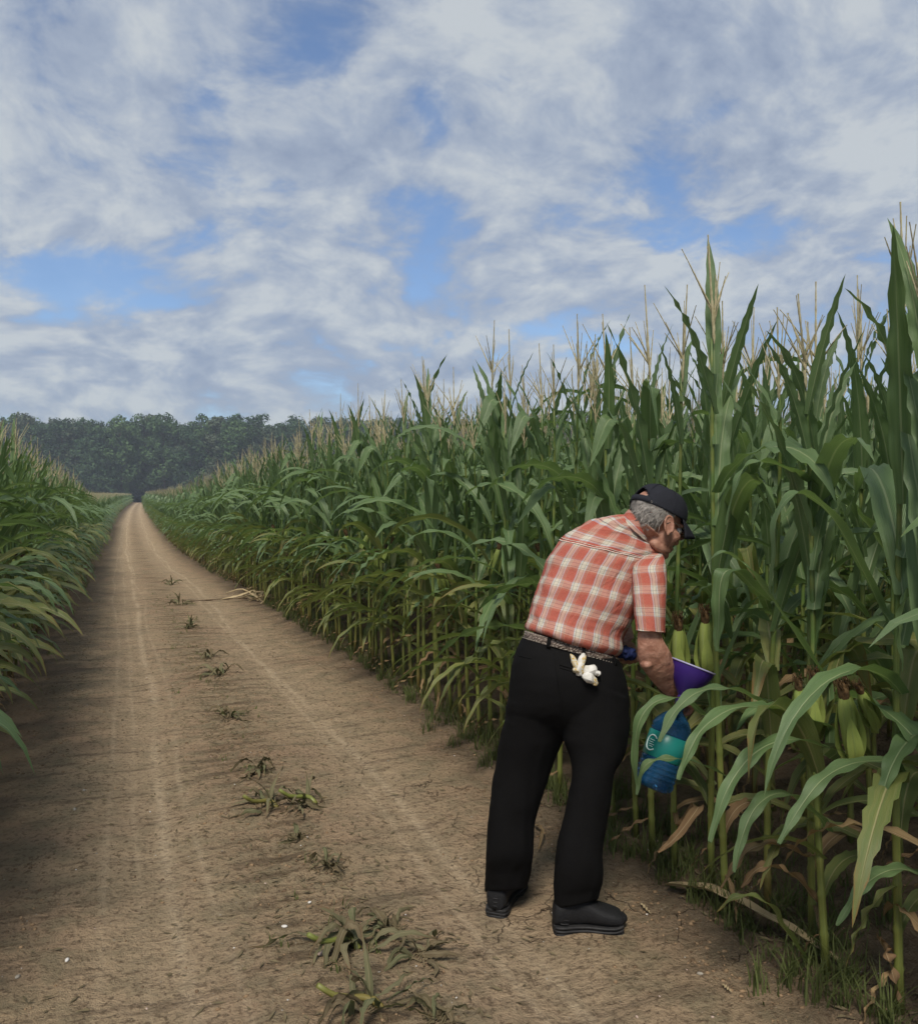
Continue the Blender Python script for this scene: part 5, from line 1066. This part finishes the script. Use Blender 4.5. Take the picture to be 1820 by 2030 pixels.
clods('pebbles', 1500, lay_peb, .0015, .006, [STG, STP, STW, STG], 'small pale pebbles scattered over the track', 'pebbles')
# flat scraps of dry leaf
g = Geo()
for k in range(3000):
    y_ = 1.6 + 10 * rc.random() ** 1.6; lat = rc.choice([rc.normal(0, .22), 1.25 + abs(rc.normal(0, .35)), rc.uniform(-1, 1)], p=[.45, .38, .17]); X = lat + RC; L = rc.uniform(.012, .06); a = rc.uniform(0, 6.28); z = float(terrain(X, y_)) + .003
    c, s = math.cos(a), math.sin(a); wd = rc.uniform(.002, .006); g.add([[X - c * L / 2, y_ - s * L / 2, z], [X + s * wd, y_ - c * wd, z + rc.uniform(.001, .008)], [X + c * L / 2, y_ + s * L / 2, z + rc.uniform(0, .012)], [X - s * wd, y_ + c * wd, z + .002]], [(0, 1, 2, 3)], None, [[0, .2], [.3, .4], [.5, .6], [.7, .5]])
o = link('leaf_litter', g.mesh('leaf_litter', [LEAFB], smooth=False)); tag(o, 'scraps of dry corn leaf strewn over the soil', 'leaf litter', kind='stuff')
# grass and weeds at the foot of both rows
NB = 0; gb_ = []
def blades(cx_, cy_, n, h, spread, acc):
    for k in range(n):
        a = rc.uniform(0, 6.28); q = abs(rc.normal(0, spread)); b0 = np.array([cx_ + math.cos(a) * q, cy_ + math.sin(a) * q, 0]); b0[2] = float(terrain(b0[0], b0[1])) - .005
        H_ = h * rc.uniform(.4, 1.15); a2 = rc.uniform(0, 6.28); ln = rc.uniform(.1, .9) * H_; dx, dy = math.cos(a2), math.sin(a2); w_ = rc.uniform(.0014, .0034)
        sx_, sy_ = -dy * w_, dx * w_; pts = []
        for s, f in ((0, 1.), (.35, .95), (.7, .65), (1, 0.08)):
            c = b0 + np.array([dx * ln * s ** 2, dy * ln * s ** 2, H_ * (s - .35 * s * s * (ln / H_))]); pts += [c - [sx_ * f, sy_ * f, 0], c + [sx_ * f, sy_ * f, 0]]
        acc.append(pts)
acc = []
for k in range(1700):
    y_ = 1.7 + 22 * rc.random() ** 1.5; lat = rc.choice([1.30 + abs(rc.normal(0, .26)), -1.25 - abs(rc.normal(0, .3))], p=[.86, .14]); X = lat + RC + float(bend(y_))
    if vnoise(X * 1.7, y_ * 1.2, 17) < .36: continue
    blades(X, y_, int(rc.integers(5, 17)), rc.uniform(.05, .20), .022, acc)
for (x, y_, n, h) in ((1385, 1790, 22, .16), (1560, 1960, 30, .18), (1620, 1990, 26, .2), (1500, 1960, 20, .14), (1250, 1700, 30, .13), (1215, 1690, 26, .15), (1090, 1560, 40, .14), (1105, 1590, 30, .14), (960, 1520, 34, .13), (900, 1480, 34, .13), (850, 1450, 34, .13)):
    P = ground_at(x, y_); blades(P[0], P[1], n, h, .035, acc)
for k in range(70):
    y_ = 2.0 + 14 * rc.random(); lat = rc.normal(0, .13); X = lat + RC + float(bend(y_)); blades(X, y_, int(rc.integers(3, 10)), rc.uniform(.02, .07), .025, acc)
A_ = np.array(acc).reshape(-1, 8, 3); n = len(A_); Qg = (np.array([(0, 1, 3, 2), (2, 3, 5, 4), (4, 5, 7, 6)])[None] + 8 * np.arange(n)[:, None, None]).reshape(-1, 4)
Ug = np.tile(np.array([[0, 0], [.4, 0], [0, .35], [.4, .35], [0, .7], [.4, .7], [0, 1], [.4, 1]]), (n, 1)); o = link('grass', np_mesh('grass', A_.reshape(-1, 3), Qg, None, Ug, [GRASS])); tag(o, 'thin green grass and weeds at the foot of the corn rows', 'grass', kind='stuff')

# ------------------------------------------------------------------ air
hz, ht, hb = mat('air_haze'); ht.nodes.remove(hb); pvn = N(ht, 'ShaderNodeVolumePrincipled', {'Color': (.80, .88, 1.0), 'Density': .0009, 'Anisotropy': .2}); ht.links.new(pvn.outputs[0], ht.nodes['Material Output'].inputs['Volume'])
x0, x1, y0, y1, z0, z1 = -430, 430, -40, 1510, -2.2, 23.0
V = [(x, y_, z) for z in (z0, z1) for y_ in (y0, y1) for x in (x0, x1)]
o = link('haze', np_mesh('haze', V, [(0, 2, 3, 1), (4, 5, 7, 6), (0, 1, 5, 4), (2, 6, 7, 3), (0, 4, 6, 2), (1, 3, 7, 5)], None, None, [hz], smooth=False)); tag(o, 'thin morning haze over the fields', 'haze', kind='stuff')
